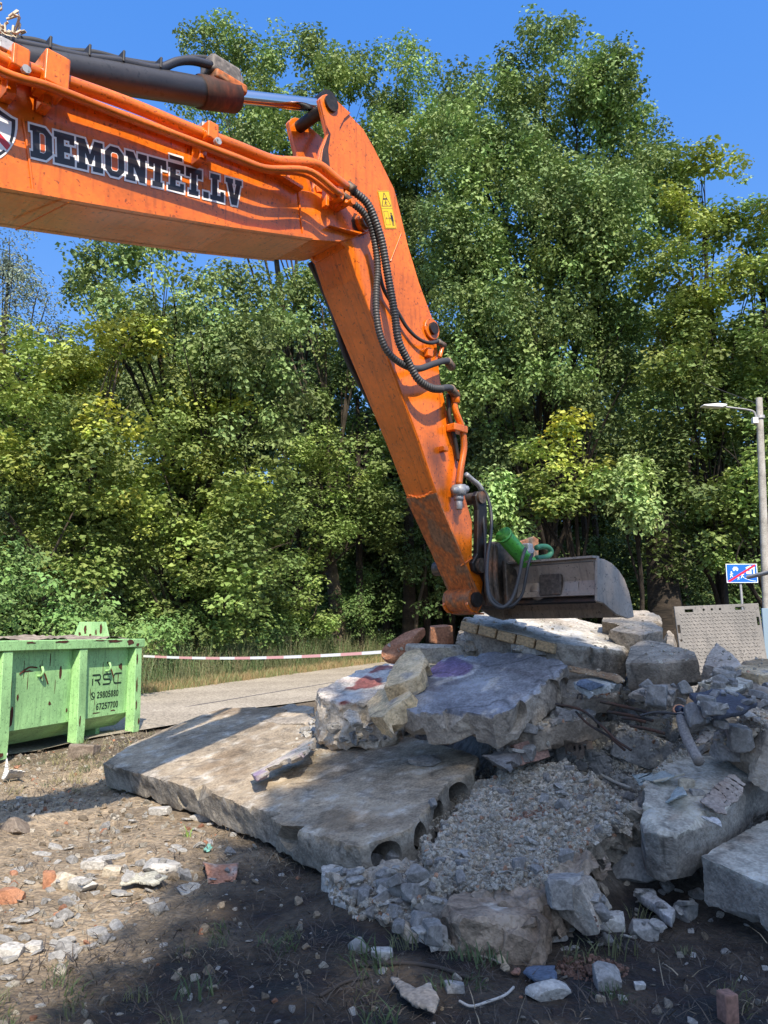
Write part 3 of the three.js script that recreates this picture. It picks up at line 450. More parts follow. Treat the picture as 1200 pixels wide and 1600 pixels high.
  part('emblem_decal', quad(...EE([[-45, 256], [34, 252], [34, 165], [-45, 150]], 0.004)), decal(canvasTex(512, 512, (g, w, h) => {
    g.clearRect(0, 0, w, h); const shield = (k) => { g.beginPath(); g.moveTo(256, 30 + k); g.lineTo(470 - k, 120 + k * 0.4); g.quadraticCurveTo(480 - k, 400, 256, 490 - k); g.quadraticCurveTo(32 + k, 400, 42 + k, 120 + k * 0.4); g.closePath(); };
    shield(0); g.fillStyle = '#e8e4de'; g.fill(); shield(26); g.fillStyle = '#1b1a1c'; g.fill(); shield(66); g.fillStyle = '#e4e0da'; g.fill(); g.save(); shield(30); g.clip(); g.strokeStyle = '#e4e0da'; g.lineWidth = 92; g.beginPath(); g.moveTo(60, 60); g.lineTo(440, 450); g.stroke(); g.strokeStyle = '#c0242c'; g.lineWidth = 58; g.stroke(); g.restore();
  })), boom);
  // --- pipes along the top edge
  const pipe = (list, r, name = 'hydraulic_pipe', mat = M.orange, o = {}) => part(name, tube(EE(list), r, { seg: list.length * 7, sides: 12, ...o }), mat, ex);
  const backP = (dx, dy, z) => [V(-0.5 + dx, 3.5 + dy, z), V(0.85 + dx, 4.5 + dy, z)];
  part('hydraulic_pipe', tube([...backP(0, 0.02, 0.14), ...EE([[0, 92], [38, 106], [92, 124], [200, 162], [297, 202], [372, 230], [420, 249], [433, 252], [485, 255], [500, 260], [527, 282], [543, 294, 0.10]], 0.14)], 0.036, { seg: 110, sides: 14 }), M.orange, ex);
  part('hydraulic_pipe', tube([...backP(0, -0.10, 0.21), ...EE([[0, 110], [75, 134], [175, 173], [297, 219], [370, 247], [412, 262], [480, 266], [497, 275], [522, 296], [536, 306, 0.12]], 0.21)], 0.021, { seg: 100, sides: 10 }), M.orange, ex);
  part('hydraulic_pipe', tube([...backP(0, -0.14, 0.155), ...EE([[0, 113], [75, 137], [175, 176], [297, 222], [370, 250], [412, 265], [470, 271], [486, 278], [516, 301], [530, 312, 0.10]], 0.155)], 0.019, { seg: 100, sides: 10 }), M.orange, ex);
  for (const [x, y, s] of [[20, 102, 1], [76, 121, 1.5], [317, 213, 0.9]]) { const p = E(x, y, 0.09); part('pipe_clamp', [box(0.085 * s, 0.12 * s, 0.17, p.x, p.y - 0.02, 0.125, 0.012), box(0.05, 0.15, 0.10, p.x, p.y - 0.09, 0.055)], M.orange, ex); if (s !== 1.5) part('clamp_bolt', pinZ(p.x + 0.02, p.y - 0.09, 0.211, 0.235, 0.022, 8), M.galv, ex); }
  for (const [x, y] of [[8, 74], [30, 98], [320, 203]]) { const p = E(x, y, 0.1); part('clamp_block', box(0.07, 0.06, 0.06, p.x, p.y, 0.1), M.galv, ex); }
  { const p = E(535, 300, 0.1); part('hose_manifold', [box(0.06, 0.15, 0.10, p.x - 0.05, p.y - 0.02, 0.09, 0.01), box(0.05, 0.10, 0.16, p.x + 0.02, p.y - 0.05, 0.06, 0.01), box(0.03, 0.16, 0.05, p.x - 0.12, p.y - 0.07, 0.06), pinZ(p.x - 0.07, p.y - 0.09, 0.10, 0.17, 0.02), pinZ(p.x + 0.03, p.y - 0.09, 0.14, 0.18, 0.022)], M.orange, ex); parts('hose_fitting', [tube(EE([[541, 290, 0.1], [553, 299, 0.13]]), 0.042, { seg: 3 }), tube(EE([[533, 305, 0.12], [549, 315, 0.12]]), 0.03, { seg: 3 })], M.steel, ex); }
  // --- arm cylinder
  const mid = -W / 2, cA = E(-150, 66, mid), c1 = E(345, 148, mid), cG = E(322, 145, mid), cP = E(508, 166, mid);
  const cyl = part('arm_cylinder', [rod(cA, cG, 0.092, 28)], M.blackPaint, ex);
  part('gland', [rod(cG.clone().lerp(cA, 0.03), E(366, 151, mid), 0.104, 28)], std({ map: T.rust, color: rgb(0.16, 0.075, 0.05), roughness: 0.8 }), cyl);
  part('cylinder_rod', rod(E(360, 150, mid), cP, 0.047, 24), M.chrome, cyl);
  part('rod_eye', [pinZ(cP.x, cP.y, mid - 0.06, mid + 0.06, 0.095, 24)], M.darkSteel, cyl);
  { const p = E(345, 116, mid); part('port_block', [box(0.24, 0.13, 0.16, p.x, p.y, mid, 0.03).rotateZ(0), box(0.11, 0.17, 0.12, p.x + 0.1, p.y - 0.04, mid, 0.03)], std({ map: T.rust, color: rgb(0.62, 0.62, 0.62), roughness: 0.6 }), cyl); part('rust_band', box(0.25, 0.07, 0.20, p.x + 0.03, p.y - 0.085, mid, 0.02), M.worn, cyl); }
  part('oil_line', [tube(EE([[-120, 34], [22, 67], [75, 78], [120, 88], [190, 97], [240, 107], [252, 106], [278, 96], [300, 95], [330, 102]], mid + 0.05), 0.027, { seg: 90, sides: 12 })], M.blackPaint, cyl);
  part('oil_line', [tube(EE([[-120, 22], [22, 60], [60, 66], [100, 79], [150, 84], [200, 96], [262, 102], [286, 93], [325, 93], [335, 100]], mid - 0.03), 0.022, { seg: 90, sides: 10 })], M.rubber, cyl);
  for (const [x, y] of [[74, 73], [135, 85], [188, 94], [246, 104]]) { const p = E(x, y, mid + 0.03); part('cable_tie', [box(0.016, 0.075, 0.085, p.x, p.y, mid + 0.04, 0.006)], M.rubber, cyl); }
  { const r = rng(77), g = [], p = E(6, 66, mid); for (let i = 0; i < 60; i++) { const a = p.clone().add(V((r() - 0.6) * 0.22, (r() - 0.5) * 0.24, (r() - 0.5) * 0.24)); g.push(tube([a, a.clone().add(V((r() - 0.5) * 0.12, (r() - 0.6) * 0.14, (r() - 0.5) * 0.12)), a.clone().add(V((r() - 0.5) * 0.16, (r() - 0.7) * 0.16, (r() - 0.5) * 0.16))], 0.007, { seg: 4, sides: 5 })); } part('straw_clump', g, std({ color: rgb(0.50, 0.42, 0.30) }), ex); }
  // boom lift cylinders, towards the machine
  for (const z of [0.2, -0.6]) part('lift_cylinder', [rod(V(-1.3, 0.95, z), V(0.1, 2.35, z), 0.085, 20), rod(V(0.1, 2.35, z), V(1.35, 3.85, z), 0.05, 16), pinZ(1.35, 3.85, -W / 2 + (z > 0 ? 0.2 : -0.45), z > 0 ? z + 0.06 : -0.2, 0.06)], M.blackPaint, ex);
  // --- arm (stick)
  const left = EE([[500, 154], [506, 180], [513, 209], [503, 232], [492, 292], [500, 330], [545, 385], [560, 433], [587, 503], [623, 600], [654, 684], [685, 776], [720, 860], [742, 918]]);
  const right = EE([[504, 149], [510, 147], [517, 149], [524, 155], [550, 179], [570, 200], [586, 228], [597, 250], [609, 275], [618, 293], [622, 307], [640, 383], [657, 440], [682, 508], [690, 593], [702, 650], [709, 684], [717, 715], [729, 776], [740, 815], [740, 868], [757, 910]]);
  const endC = E(744, 937), boss = []; for (let i = 0; i <= 8; i++) { const a = 0.55 - i / 8 * 3.3; boss.push(V(endC.x + Math.cos(a) * 0.105, endC.y + Math.sin(a) * 0.105, 0)); }
  const SW = 0.37, side = [...right, ...boss, ...[...left].reverse()];
  const z0 = -0.015 - SW; // far side plate
  const taper = (g) => { const q = g.attributes.position; for (let i = 0; i < q.count; i++) { const z = q.getZ(i); if (z < -0.02) q.setZ(i, -0.02 + (z + 0.02) * lerp(1, 0.70, clamp((3.9 - q.getY(i)) / 2.0, 0, 1))); } g.computeVertexNormals(); return g; };
  const arm = part('arm', [extrude(side, -0.045, -0.015, 0.004), extrude(side, z0, z0 + 0.03, 0.004), ribbon([...left.slice(6)].reverse(), -0.022, z0 + 0.028, -0.043), ribbon(right.slice(6), -0.02, z0 + 0.028, -0.043), ribbon([left[6], V(left[6].x - 0.1, left[6].y + 0.3, 0), right[8]], 0.02, z0 + 0.028, -0.043)].map(taper), M.orange, ex);
  part('lug_plate', [extrude([...EE([[504, 149], [510, 147], [517, 149], [524, 155], [548, 177], [538, 186], [531, 200], [528, 240], [527, 302], [496, 300], [493, 290], [504, 232], [513, 209], [506, 180], [500, 154]])], -0.014, 0.002, 0.004), extrude(EE([[504, 149], [510, 147], [517, 149], [524, 155], [548, 177], [538, 186], [531, 200], [528, 240], [527, 302], [496, 300], [493, 290], [504, 232], [513, 209], [506, 180], [500, 154]]), z0 - 0.016, z0 - 0.001, 0.004)], M.orange, arm);
  part('lug_grease', extrude(EE([[509, 196], [516, 210], [512, 235], [515, 262], [508, 280], [498, 290], [504, 234], [513, 209]]), 0.003, 0.005), M.grease, arm);
  const lp = E(516, 163); part('arm_pin', [pinZ(lp.x, lp.y, 0.003, 0.022, 0.06), pinZ(lp.x, lp.y, z0, 0.0, 0.045)], M.darkSteel, arm);
  const bl = E(675, 514); part('cylinder_lug', [extrude([...Array(18)].map((_, i) => V(bl.x + 0.085 * Math.cos(i / 18 * 6.283), bl.y + 0.085 * Math.sin(i / 18 * 6.283), 0)), -0.013, 0.006, 0.003)], M.orange, arm); part('lug_pin', pinZ(bl.x, bl.y, 0.007, 0.03, 0.048), M.darkSteel, arm);
  // edge weld along the folded side, and the cross seam low on the inner face
  parts('weld_seam', [tube(EE([[610, 408, -0.012], [627, 364, -0.012]]), 0.006, { sides: 6 }), tube(EE([[720, 884, -0.012], [738, 872, -0.012]]), 0.006, { sides: 6 }), tube(left.slice(8, 13).map((p) => V(p.x + 0.012, p.y, -0.013)), 0.006, { seg: 30, sides: 6 })], M.orange, arm);
  { const a = left[10].clone().lerp(left[11], 0.93), wp = [a, left[11], left[12], left[13], ...boss.slice(5, 8).reverse()]; part('wear_plate', ribbon([...[a, left[11], left[12], left[13], E(748, 957), E(757, 958)]].reverse(), 0.012, z0 - 0.004, -0.004), M.worn, arm); taper(arm.children[arm.children.length - 1].geometry);
    const s = []; for (let i = 0; i <= 16; i++) s.push(V(a.x - 0.004, a.y + 0.03 + (i % 2 ? 0.006 : 0) - 0.05 * Math.sin(i / 16 * 3.14), lerp(-0.01, z0, i / 16))); part('weld_seam', taper(tube(s, 0.009, { sides: 6 })), M.orange, arm); }
  part('arm_end_boss', [taper(pinZ(endC.x, endC.y, z0 - 0.004, -0.011, 0.088, 28))], M.worn, arm); part('end_pin', taper(pinZ(endC.x, endC.y, z0 - 0.03, 0.02, 0.06, 22)), M.darkSteel, arm);
  part('worn_edge', extrude(EE([[715, 852], [728, 878], [741, 905], [752, 930], [742, 938], [735, 905], [722, 868]]), -0.0145, -0.0125), M.worn, arm);
  parts('arm_bracket', [((p) => box(0.05, 0.045, 0.06, p.x, p.y, 0.015, 0.008))(E(691, 702)), ((p) => box(0.06, 0.07, 0.05, p.x, p.y, 0.01, 0.008))(E(668, 552))], M.orange, arm);
  part('warning_decal', quad(...EE([[602, 357], [620, 357], [608, 298], [590, 298]], -0.011)), decal(canvasTex(256, 640, (g, w, h) => {
    g.fillStyle = '#e8b90a'; g.fillRect(0, 0, w, h); g.strokeStyle = '#1a1a1a'; g.lineWidth = 7; g.strokeRect(10, 10, w - 20, h - 20); g.fillStyle = '#1a1a1a'; g.fillRect(10, 300, w - 20, 7);
    g.lineWidth = 13; g.lineJoin = 'round'; g.beginPath(); g.moveTo(128, 34); g.lineTo(226, 262); g.lineTo(30, 262); g.closePath(); g.stroke(); g.fillRect(86, 128, 84, 26); g.beginPath(); g.arc(132, 176, 13, 0, 7); g.fill(); g.lineWidth = 12; g.beginPath(); g.moveTo(130, 190); g.lineTo(118, 220); g.lineTo(92, 240); g.moveTo(118, 220); g.lineTo(150, 246); g.moveTo(100, 204); g.lineTo(156, 206); g.stroke();
    g.lineWidth = 8; g.strokeRect(40, 350, 90, 230); g.fillRect(178, 372, 34, 34); g.fillRect(170, 412, 52, 110); g.fillRect(176, 520, 16, 80); g.fillRect(200, 520, 16, 80); g.beginPath(); g.moveTo(60, 470); g.lineTo(165, 470); g.moveTo(84, 448); g.lineTo(60, 470); g.lineTo(84, 492); g.moveTo(142, 448); g.lineTo(165, 470); g.lineTo(142, 492); g.stroke();
  })), arm);
  // --- hoses on the near side
  const ridged = (list, r, name, mat = M.hose) => { const pts = EE(list), L = new THREE.CatmullRomCurve3(pts, false, 'centripetal').getLength(); return part(name, tube(pts, (s) => r * (0.93 + 0.11 * Math.sin(s / 0.021 * 6.283)), { seg: Math.round(L / 0.0053), sides: 10 }), mat, ex); };
  ridged([[550, 297, 0.11], [573, 317, 0.14], [587, 347, 0.15], [597, 380, 0.15], [603, 413, 0.14], [610, 453, 0.13], [617, 493, 0.13], [623, 533, 0.13], [637, 563, 0.13], [653, 592, 0.14], [673, 606, 0.15], [690, 608, 0.14]], 0.031, 'hydraulic_hose');
  ridged([[547, 314, 0.10], [568, 333, 0.11], [580, 355, 0.11], [587, 387, 0.10], [590, 420, 0.09], [588, 453, 0.08], [588, 487, 0.08], [593, 520, 0.08], [606, 550, 0.09], [627, 568, 0.10], [645, 576, 0.10]], 0.027, 'hydraulic_hose');
  part('hydraulic_hose', tube(EE([[640, 575, 0.10], [655, 576, 0.10], [676, 569, 0.09], [695, 564, 0.08], [702, 566, 0.06], [706, 574, 0.03]]), 0.026, { seg: 40 }), M.hose, ex);
  part('hydraulic_hose', tube(EE([[685, 608, 0.14], [700, 606, 0.12], [708, 610, 0.08], [711, 616, 0.05]]), 0.028, { seg: 30 }), M.hose, ex);
  part('hydraulic_hose', tube(EE([[588, 390, 0.04], [593, 425, 0.03], [600, 453, 0.03], [620, 485, 0.03], [637, 513, 0.03], [655, 530, 0.04], [672, 536, 0.05], [688, 532, 0.04]]), 0.014, { seg: 60 }), M.rubber, ex);
  part('hydraulic_hose', tube(EE([[520, 185, -0.25], [510, 222, -0.2], [504, 255, -0.18], [500, 300, -0.15]]), 0.02, { seg: 30 }), M.rubber, ex);
  parts('hose_fitting', [tube(EE([[699, 564, 0.07], [706, 574, 0.03]]), 0.034, { seg: 3 }), tube(EE([[684, 534, 0.04], [694, 540, 0.02]]), 0.024, { seg: 3 }), tube(EE([[704, 607, 0.10], [713, 619, 0.04]]), 0.036, { seg: 3 })], M.steelLight, ex);
  for (const k of [0, 1, 2]) part('hydraulic_hose', tube(EE([[500, 410], [512, 450], [524, 500], [540, 555], [566, 605 + k * 4], [592, 648], [610, 660]].map(([x, y], i) => [x + k * 4 * (i - 2), y, -0.46 - 0.03 * k])), 0.024, { seg: 50 }), M.rubber, ex);
  // --- lower arm piping
  part('hydraulic_pipe', tube(EE([[709, 612], [711, 640], [720, 664], [724, 682], [725, 698], [720, 732], [717, 757]], 0.04), 0.027, { seg: 40, sides: 12 }), M.orange, ex);
  part('hydraulic_pipe', tube(EE([[700, 615], [702, 650], [711, 690], [716, 720]], 0.02), 0.018, { seg: 30, sides: 10 }), M.darkSteel, ex);
  { const p = E(715, 670, 0.04); part('pipe_clamp', [box(0.17, 0.06, 0.09, p.x, p.y, 0.035, 0.01)], M.orange, ex); const q = E(712, 620, 0.04); part('pipe_union', tube(EE([[709, 611, 0.04], [711, 630, 0.04]]), 0.042, { seg: 2 }), M.orange, ex); const b = E(694, 548, 0.02); part('pipe_stub', tube(EE([[692, 540, 0.02], [687, 558, 0.02]]), 0.016, { seg: 2 }), M.orange, ex); }
  part('shut_off_valve', [tube(EE([[717, 758, 0.05], [718, 774, 0.05]]), 0.055, { seg: 2, sides: 16 }), tube(EE([[717, 774, 0.05], [717, 782, 0.05]]), 0.038, { seg: 2, sides: 12 }), tube(EE([[717, 780, 0.05], [717, 796, 0.05]]), 0.028, { seg: 2, sides: 12 }), tube(EE([[708, 766, 0.06], [729, 764, 0.06]]), 0.03, { seg: 2, sides: 10 })], M.galv, ex);
  part('steel_line', tube(EE([[728, 741], [737, 749], [747, 757], [753, 766]], -0.05), 0.022, { seg: 12 }), M.galv, ex);
  // --- tipping link and coupler
  for (const z of [-0.03, -0.36]) part('tipping_link', [extrude(EE([[740, 775], [744, 768], [752, 768], [757, 774], [759, 800], [758, 872], [757, 892], [748, 898], [738, 892], [735, 880], [743, 865], [744, 797]]), z, z + 0.05, 0.008)], M.darkSteel, ex);
  parts('link_pin', [((p) => pinZ(p.x, p.y, -0.45, 0.04, 0.05))(E(748, 778)), ((p) => pinZ(p.x, p.y, -0.45, 0.05, 0.06))(E(747, 884))], M.steel, ex);
  part('coupler', [extrude(EE([[770, 848], [782, 845], [797, 850], [800, 872], [806, 905], [803, 935], [788, 950], [770, 945], [762, 925], [764, 880]]), -0.10, -0.06, 0.008), extrude(EE([[770, 848], [782, 845], [797, 850], [800, 872], [806, 905], [803, 935], [788, 950], [770, 945], [762, 925], [764, 880]]), 0.02, 0.06, 0.008), ((p) => pinZ(p.x, p.y, -0.36, 0.08, 0.09))(E(786, 935, 0))], M.steel, ex);
  part('coupler_frame', [extrude(EE([[800, 850], [835, 838], [842, 842], [842, 868], [830, 900], [826, 935], [804, 945], [800, 905]], -0.12), -0.16, -0.12, 0.008)], M.steelLight, ex);
  parts('coupler_strut', [tube(EE([[766, 850], [763, 880], [764, 925], [768, 945]], 0.06), 0.035, { seg: 14 }), tube(EE([[773, 850], [772, 900], [776, 942]], 0.08), 0.03, { seg: 14 })], M.steel, ex);
  // --- tilt cylinder
  const tA = E(786, 835, 0.22), tB = E(831, 887, 0.22), tC = E(863, 918, 0.16);
  const tilt = part('tilt_cylinder', [rod(tA, tB, 0.066, 22), rod(tA, tA.clone().lerp(tB, 0.05), 0.071, 22), rod(tA.clone().lerp(tB, 0.88), tB, 0.072, 22)], M.limeGreen, ex);
  part('tilt_rod', [rod(tB, tC, 0.03, 14)], M.darkSteel, tilt); part('tilt_eye', [pinZ(tC.x, tC.y, 0.1, 0.2, 0.05), box(0.15, 0.04, 0.10, tC.x - 0.02, tC.y - 0.03, 0.15, 0.01)], M.darkSteel, tilt);
  { const p = E(823, 862, 0.28); part('port_block', [box(0.07, 0.09, 0.07, p.x + 0.07, p.y + 0.03, 0.24, 0.012), rod(V(p.x + 0.02, p.y, 0.26), V(p.x + 0.13, p.y + 0.02, 0.24), 0.025, 10)], M.galv, tilt); }
  part('tilt_hose', tube(EE([[838, 856], [846, 854], [857, 856], [861, 862], [858, 868], [849, 871], [838, 872]], 0.22), 0.024, { seg: 50 }), M.hoseGreen, ex);
  part('tilt_hose', tube(EE([[821, 857, 0.32], [816, 872, 0.34], [812, 895, 0.34], [806, 920, 0.32], [797, 940, 0.3], [783, 949, 0.28], [768, 940, 0.24], [761, 905, 0.18], [762, 870, 0.14], [767, 835, 0.08], [767, 800, 0.02], [760, 773, -0.04], [747, 758, -0.06]]), 0.014, { seg: 110 }), M.hose, ex);
  part('tilt_hose', tube(EE([[832, 866, 0.3], [826, 880, 0.36], [822, 900, 0.36], [815, 930, 0.34], [800, 946, 0.3], [782, 946, 0.26], [766, 930, 0.2], [759, 890, 0.12], [758, 845, 0.06], [754, 800, 0.0]]), 0.012, { seg: 100 }), M.rubber, ex);
  // --- bucket
  const bz0 = -0.34, bz1 = 0.865, B = (u, v) => V(U0 + u, base.y + v, 0);
  const curve = [B(0.364, 0.262), B(0.47, 0.262), B(0.585, 0.238), B(0.69, 0.19), B(0.777, 0.122), B(0.84, 0.025), B(0.885, -0.10), B(0.90, -0.17)];
  const cheek = [B(0.360, 0.262), ...curve.slice(1), B(0.80, -0.185), B(0.62, -0.155), B(0.52, -0.115), B(0.43, -0.075), B(0.335, -0.062)];
  const bucket = part('bucket', [ribbon(curve, -0.02, bz0 + 0.02, bz1 - 0.02), ribbon([B(0.36, 0.24), B(0.40, 0.1), B(0.36, -0.02)], -0.02, bz0 + 0.02, bz1 - 0.02)], M.bucket, ex);
  part('cheek_plate', extrude(cheek, bz1 - 0.019, bz1 + 0.004, 0.004), M.bucket, bucket); part('cheek_plate', extrude(cheek, bz0 - 0.004, bz0 + 0.019, 0.004), M.bucket, bucket);
  part('top_lip', [ribbon([B(0.30, 0.262), B(0.40, 0.264)], 0.016, bz0, bz1)], M.bucket, bucket);
  part('blade', [extrude([B(0.335, -0.062), B(0.39, 0.0), B(0.41, 0.0), B(0.36, -0.075)], bz0, bz1 - 0.02, 0.002)], M.darkSteel, bucket);
  part('bucket_hub', [rod(V(U0 + 0.355, base.y + 0.03, 0.33), V(U0 + 0.42, base.y + 0.03, 0.33), 0.07, 24)], M.bucket, bucket);
  parts('bucket_bracket', [extrude([B(0.34, 0.16), B(0.395, 0.16), B(0.395, -0.03), B(0.33, 0.0)], 0.36, 0.56, 0.01), extrude([B(0.2, 0.28), B(0.40, 0.2), B(0.40, -0.06), B(0.22, -0.07)], 0.10, 0.14, 0.01)], M.steel, bucket);
  part('embossed_plate', [extrude([B(0.352, 0.02), B(0.358, 0.02), B(0.37, 0.09), B(0.364, 0.09)], 0.58, 0.70)], M.bucket, bucket);
}

const TAPE_RED = std({ color: rgb(0.68, 0.36, 0.34), roughness: 0.5 });
// ---------------------------------------------------------------- skip, lamp, sign and the rest of the street
{
  const o = V(-3.86, 0, -12.45); o.y = groundH(-3.86, 12.45) - 0.03;
  const t = thing('waste_skip', 'light green steel waste skip with rust marks, filled to the rim with rubble', 'skip', o); t.rotation.y = Math.atan2(0.96, 0.284);
  const L = 4.45, H = 1.47, wall = -0.13, D = 1.95, hw = [0.62, 0];
  const q = (a, b, c, d) => { const g = new THREE.BufferGeometry(); const p = [a, b, c, a, c, d]; g.setAttribute('position', new THREE.Float32BufferAttribute(p.flat(), 3)); g.computeVertexNormals(); return boxUV(g); };
  // body: long sides straight down to a fold, then sloping in to the floor
  const prof = [[wall, H - 0.06], [wall, 0.34], [wall - 0.30, 0.12], [-D + 0.30 - wall, 0.12], [-D - wall, 0.34], [-D - wall, H - 0.06]];
  const inner = prof.map(([z, y], i) => [z + (z > -D / 2 ? -0.03 : 0.03), y + (y < 0.3 ? 0.03 : 0)]);
  const sh = [...prof, ...[...inner].reverse()].map(([z, y]) => [z, y]);
  part('body', [extrude(sh, 0.03, L - 0.03).rotateY(-Math.PI / 2)], M.skip, t);
  const end = (x) => extrude(prof, x, x + 0.03).rotateY(-Math.PI / 2);
  part('end_wall', end(0), M.skip, t); part('end_wall', end(L - 0.03), M.skip, t);
  part('rim', [box(L + 0.10, 0.13, 0.17, -L / 2, H - 0.065, wall + 0.06, 0.012), box(L + 0.10, 0.13, 0.17, -L / 2, H - 0.065, -D - wall - 0.06, 0.012)], M.skip, t);
  part('rim', [box(0.12, 0.13, D - 0.34, -0.01, H - 0.068, -D / 2, 0.012)], M.skip, t); part('rim', [box(0.12, 0.13, D - 0.34, -L + 0.01, H - 0.068, -D / 2, 0.012)], M.skip, t);
  // ribs: wide at the rim, tapering inwards at the foot
  for (const x of [-0.09, -1.42, -2.86, -4.3]) for (const s of [0, 1]) {
    const y0 = 0.04, p = [[wall + 0.001, y0 + 0.02], [0.02, y0], [0.03, y0 + 0.25], [0.0, H - 0.14], [wall + 0.001, H - 0.14]].map(([z, y]) => s ? [-D - z, y] : [z, y]);
    part('rib', extrude(p, -x - 0.085, -x + 0.085, 0.008).rotateY(-Math.PI / 2), M.skip, t);
  }
  part('foot', [box(0.10, 0.13, D - 0.9, -0.4, 0.055, -D / 2)], M.skip, t); part('foot', [box(0.10, 0.13, D - 0.9, -L + 0.4, 0.055, -D / 2)], M.skip, t);
  // raised plate on the far end
  part('end_plate', extrude([[-0.58, H - 0.03], [-1.30, H - 0.03], [-1.18, H + 0.27], [-0.68, H + 0.27]].map(([z, y]) => [z, y]), 0.02, 0.05, 0.006).rotateY(-Math.PI / 2), M.skip, t);
  // rust that has its own shape: scars on rim, ribs and plate
  const r = rng(31), blot = (w, h, seed) => { const k = rng(seed), n = 14, p = []; for (let i = 0; i < n; i++) { const a = i / n * 6.283, q = 0.55 + 0.5 * k(); p.push([Math.cos(a) * w * q, Math.sin(a) * h * q]); } return p; };
  const scar = (x, y, z, w, h, side, seed, parent = t) => part('rust_patch', side === 'end' ? extrude(blot(w, h, seed), 0, 0.003).rotateY(Math.PI / 2).translate(x, y, z) : side === 'endback' ? extrude(blot(w, h, seed), 0, 0.003).rotateY(-Math.PI / 2).translate(x, y, z) : extrude(blot(w, h, seed), 0, 0.003).translate(x, y, z), M.skipRust, parent);
  const rimZ = wall + 0.146, panel = wall + 0.001;
  [[-0.75, 1.44, 0.22, 0.03], [-0.35, 1.42, 0.10, 0.05], [-1.9, 1.445, 0.16, 0.02], [-1.1, 1.455, 0.16, 0.012], [-2.5, 1.44, 0.1, 0.015], [-0.15, 1.38, 0.05, 0.03]].forEach(([x, y, w, h], i) => scar(x, y, rimZ, w, h, 0, 40 + i));
  [[-1.72, 1.02, 0.03, 0.11], [-2.6, 0.52, 0.05, 0.14], [-2.5, 0.75, 0.02, 0.06], [-1.9, 0.62, 0.03, 0.04], [-2.1, 0.98, 0.02, 0.025], [-0.36, 1.05, 0.055, 0.06], [-0.5, 0.40, 0.08, 0.012], [-0.9, 0.40, 0.10, 0.010], [-2.35, 1.07, 0.13, 0.012], [-1.55, 0.5, 0.02, 0.03]].forEach(([x, y, w, h], i) => scar(x, y, panel, w, h, 0, 60 + i));
  [[-0.14, 1.15, 0.02, 0.1], [-0.13, 0.75, 0.02, 0.16], [-0.13, 0.45, 0.018, 0.09], [-0.05, 0.2, 0.03, 0.05], [-1.46, 0.35, 0.02, 0.08], [-2.9, 0.1, 0.06, 0.03]].forEach(([x, y, w, h], i) => scar(x, y, 0.027 - 0.022 * (y > 0.3 ? (y - 0.3) : 0) + 0.004, w, h, 0, 80 + i));
  [[-0.75, 0.16, 0.03, 0.09], [-0.84, 0.1, 0.02, 0.05], [-1.05, 0.15, 0.035, 0.08], [-1.15, 0.08, 0.03, 0.04], [-0.95, 0.06, 0.03, 0.025]].forEach(([z, y, w, h], i) => scar(-0.054, H + y, z, w, h, 'endback', 95 + i));
  { const k = rng(8); for (let i = 0; i < 16; i++) { const x = -2.75 + 2.6 * k(), y = 0.5 + 0.7 * k(); if ([-1.42, -2.86].some((e) => Math.abs(e - x) < 0.14)) continue; scar(x, y, panel, 0.004 + 0.008 * k(), 0.05 + 0.12 * k(), 0, 120 + i); } }
  // hooks with the rust arcs they have scraped
  for (const x of [-2.16, -0.72]) { part('hook', [tube([V(x, 1.00, wall), V(x, 1.01, wall + 0.06), V(x, 1.06, wall + 0.08), V(x + 0.01, 1.12, wall + 0.05)], 0.018, { seg: 10, sides: 8 })], M.skip, t); part('scrape', tube([V(x + 0.02, 1.13, wall + 0.003), V(x + 0.12, 1.02, wall + 0.003), V(x + 0.20, 0.88, wall + 0.003)], 0.010, { seg: 8, sides: 5 }), M.skipRust, t); }
  part('scrape', tube([V(-2.5, 1.04, wall + 0.003), V(-2.33, 1.12, wall + 0.003), V(-2.19, 1.11, wall + 0.003)], 0.011, { seg: 8, sides: 5 }), M.skipRust, t);
  // lettering
  const tx = canvasTex(1024, 768, (g, w, h) => {
    g.clearRect(0, 0, w, h); g.strokeStyle = g.fillStyle = '#12261a'; g.lineWidth = 30; g.lineJoin = 'miter';
    g.beginPath(); g.moveTo(65, 270); g.lineTo(65, 150); g.moveTo(50, 85); g.lineTo(260, 85); g.quadraticCurveTo(300, 90, 295, 135); g.quadraticCurveTo(290, 180, 240, 180); g.lineTo(125, 180); g.moveTo(210, 185); g.lineTo(300, 280); g.stroke();
    g.beginPath(); g.moveTo(620, 85); g.lineTo(430, 85); g.quadraticCurveTo(385, 90, 390, 130); g.quadraticCurveTo(392, 175, 440, 178); g.lineTo(570, 182); g.quadraticCurveTo(618, 188, 616, 228); g.quadraticCurveTo(612, 270, 565, 270); g.lineTo(380, 270); g.stroke();
    g.beginPath(); g.moveTo(975, 85); g.lineTo(790, 85); g.quadraticCurveTo(715, 90, 715, 178); g.quadraticCurveTo(715, 268, 790, 270); g.lineTo(975, 270); g.stroke();
    g.font = 'bold 168px sans-serif'; g.textBaseline = 'alphabetic'; g.save(); g.translate(215, 520); g.scale(0.93, 1); g.fillText('29805880', 0, 0); g.restore(); g.save(); g.translate(205, 735); g.scale(0.95, 1); g.fillText('67257700', 0, 0); g.restore();
    g.lineWidth = 14; g.beginPath(); g.arc(95, 465, 62, 0, 6.3); g.stroke(); g.lineWidth = 24; g.beginPath(); g.arc(128, 425, 62, 1.75, 3.05); g.stroke(); g.fillRect(58, 418, 28, 26); g.fillRect(116, 478, 28, 26);
  });
  const pg = new THREE.PlaneGeometry(0.78, 0.60).translate(-0.68, 0.715, wall + 0.004); part('lettering', pg, phys({ map: tx, transparent: true, alphaTest: 0.35, roughness: 0.6 }), t);
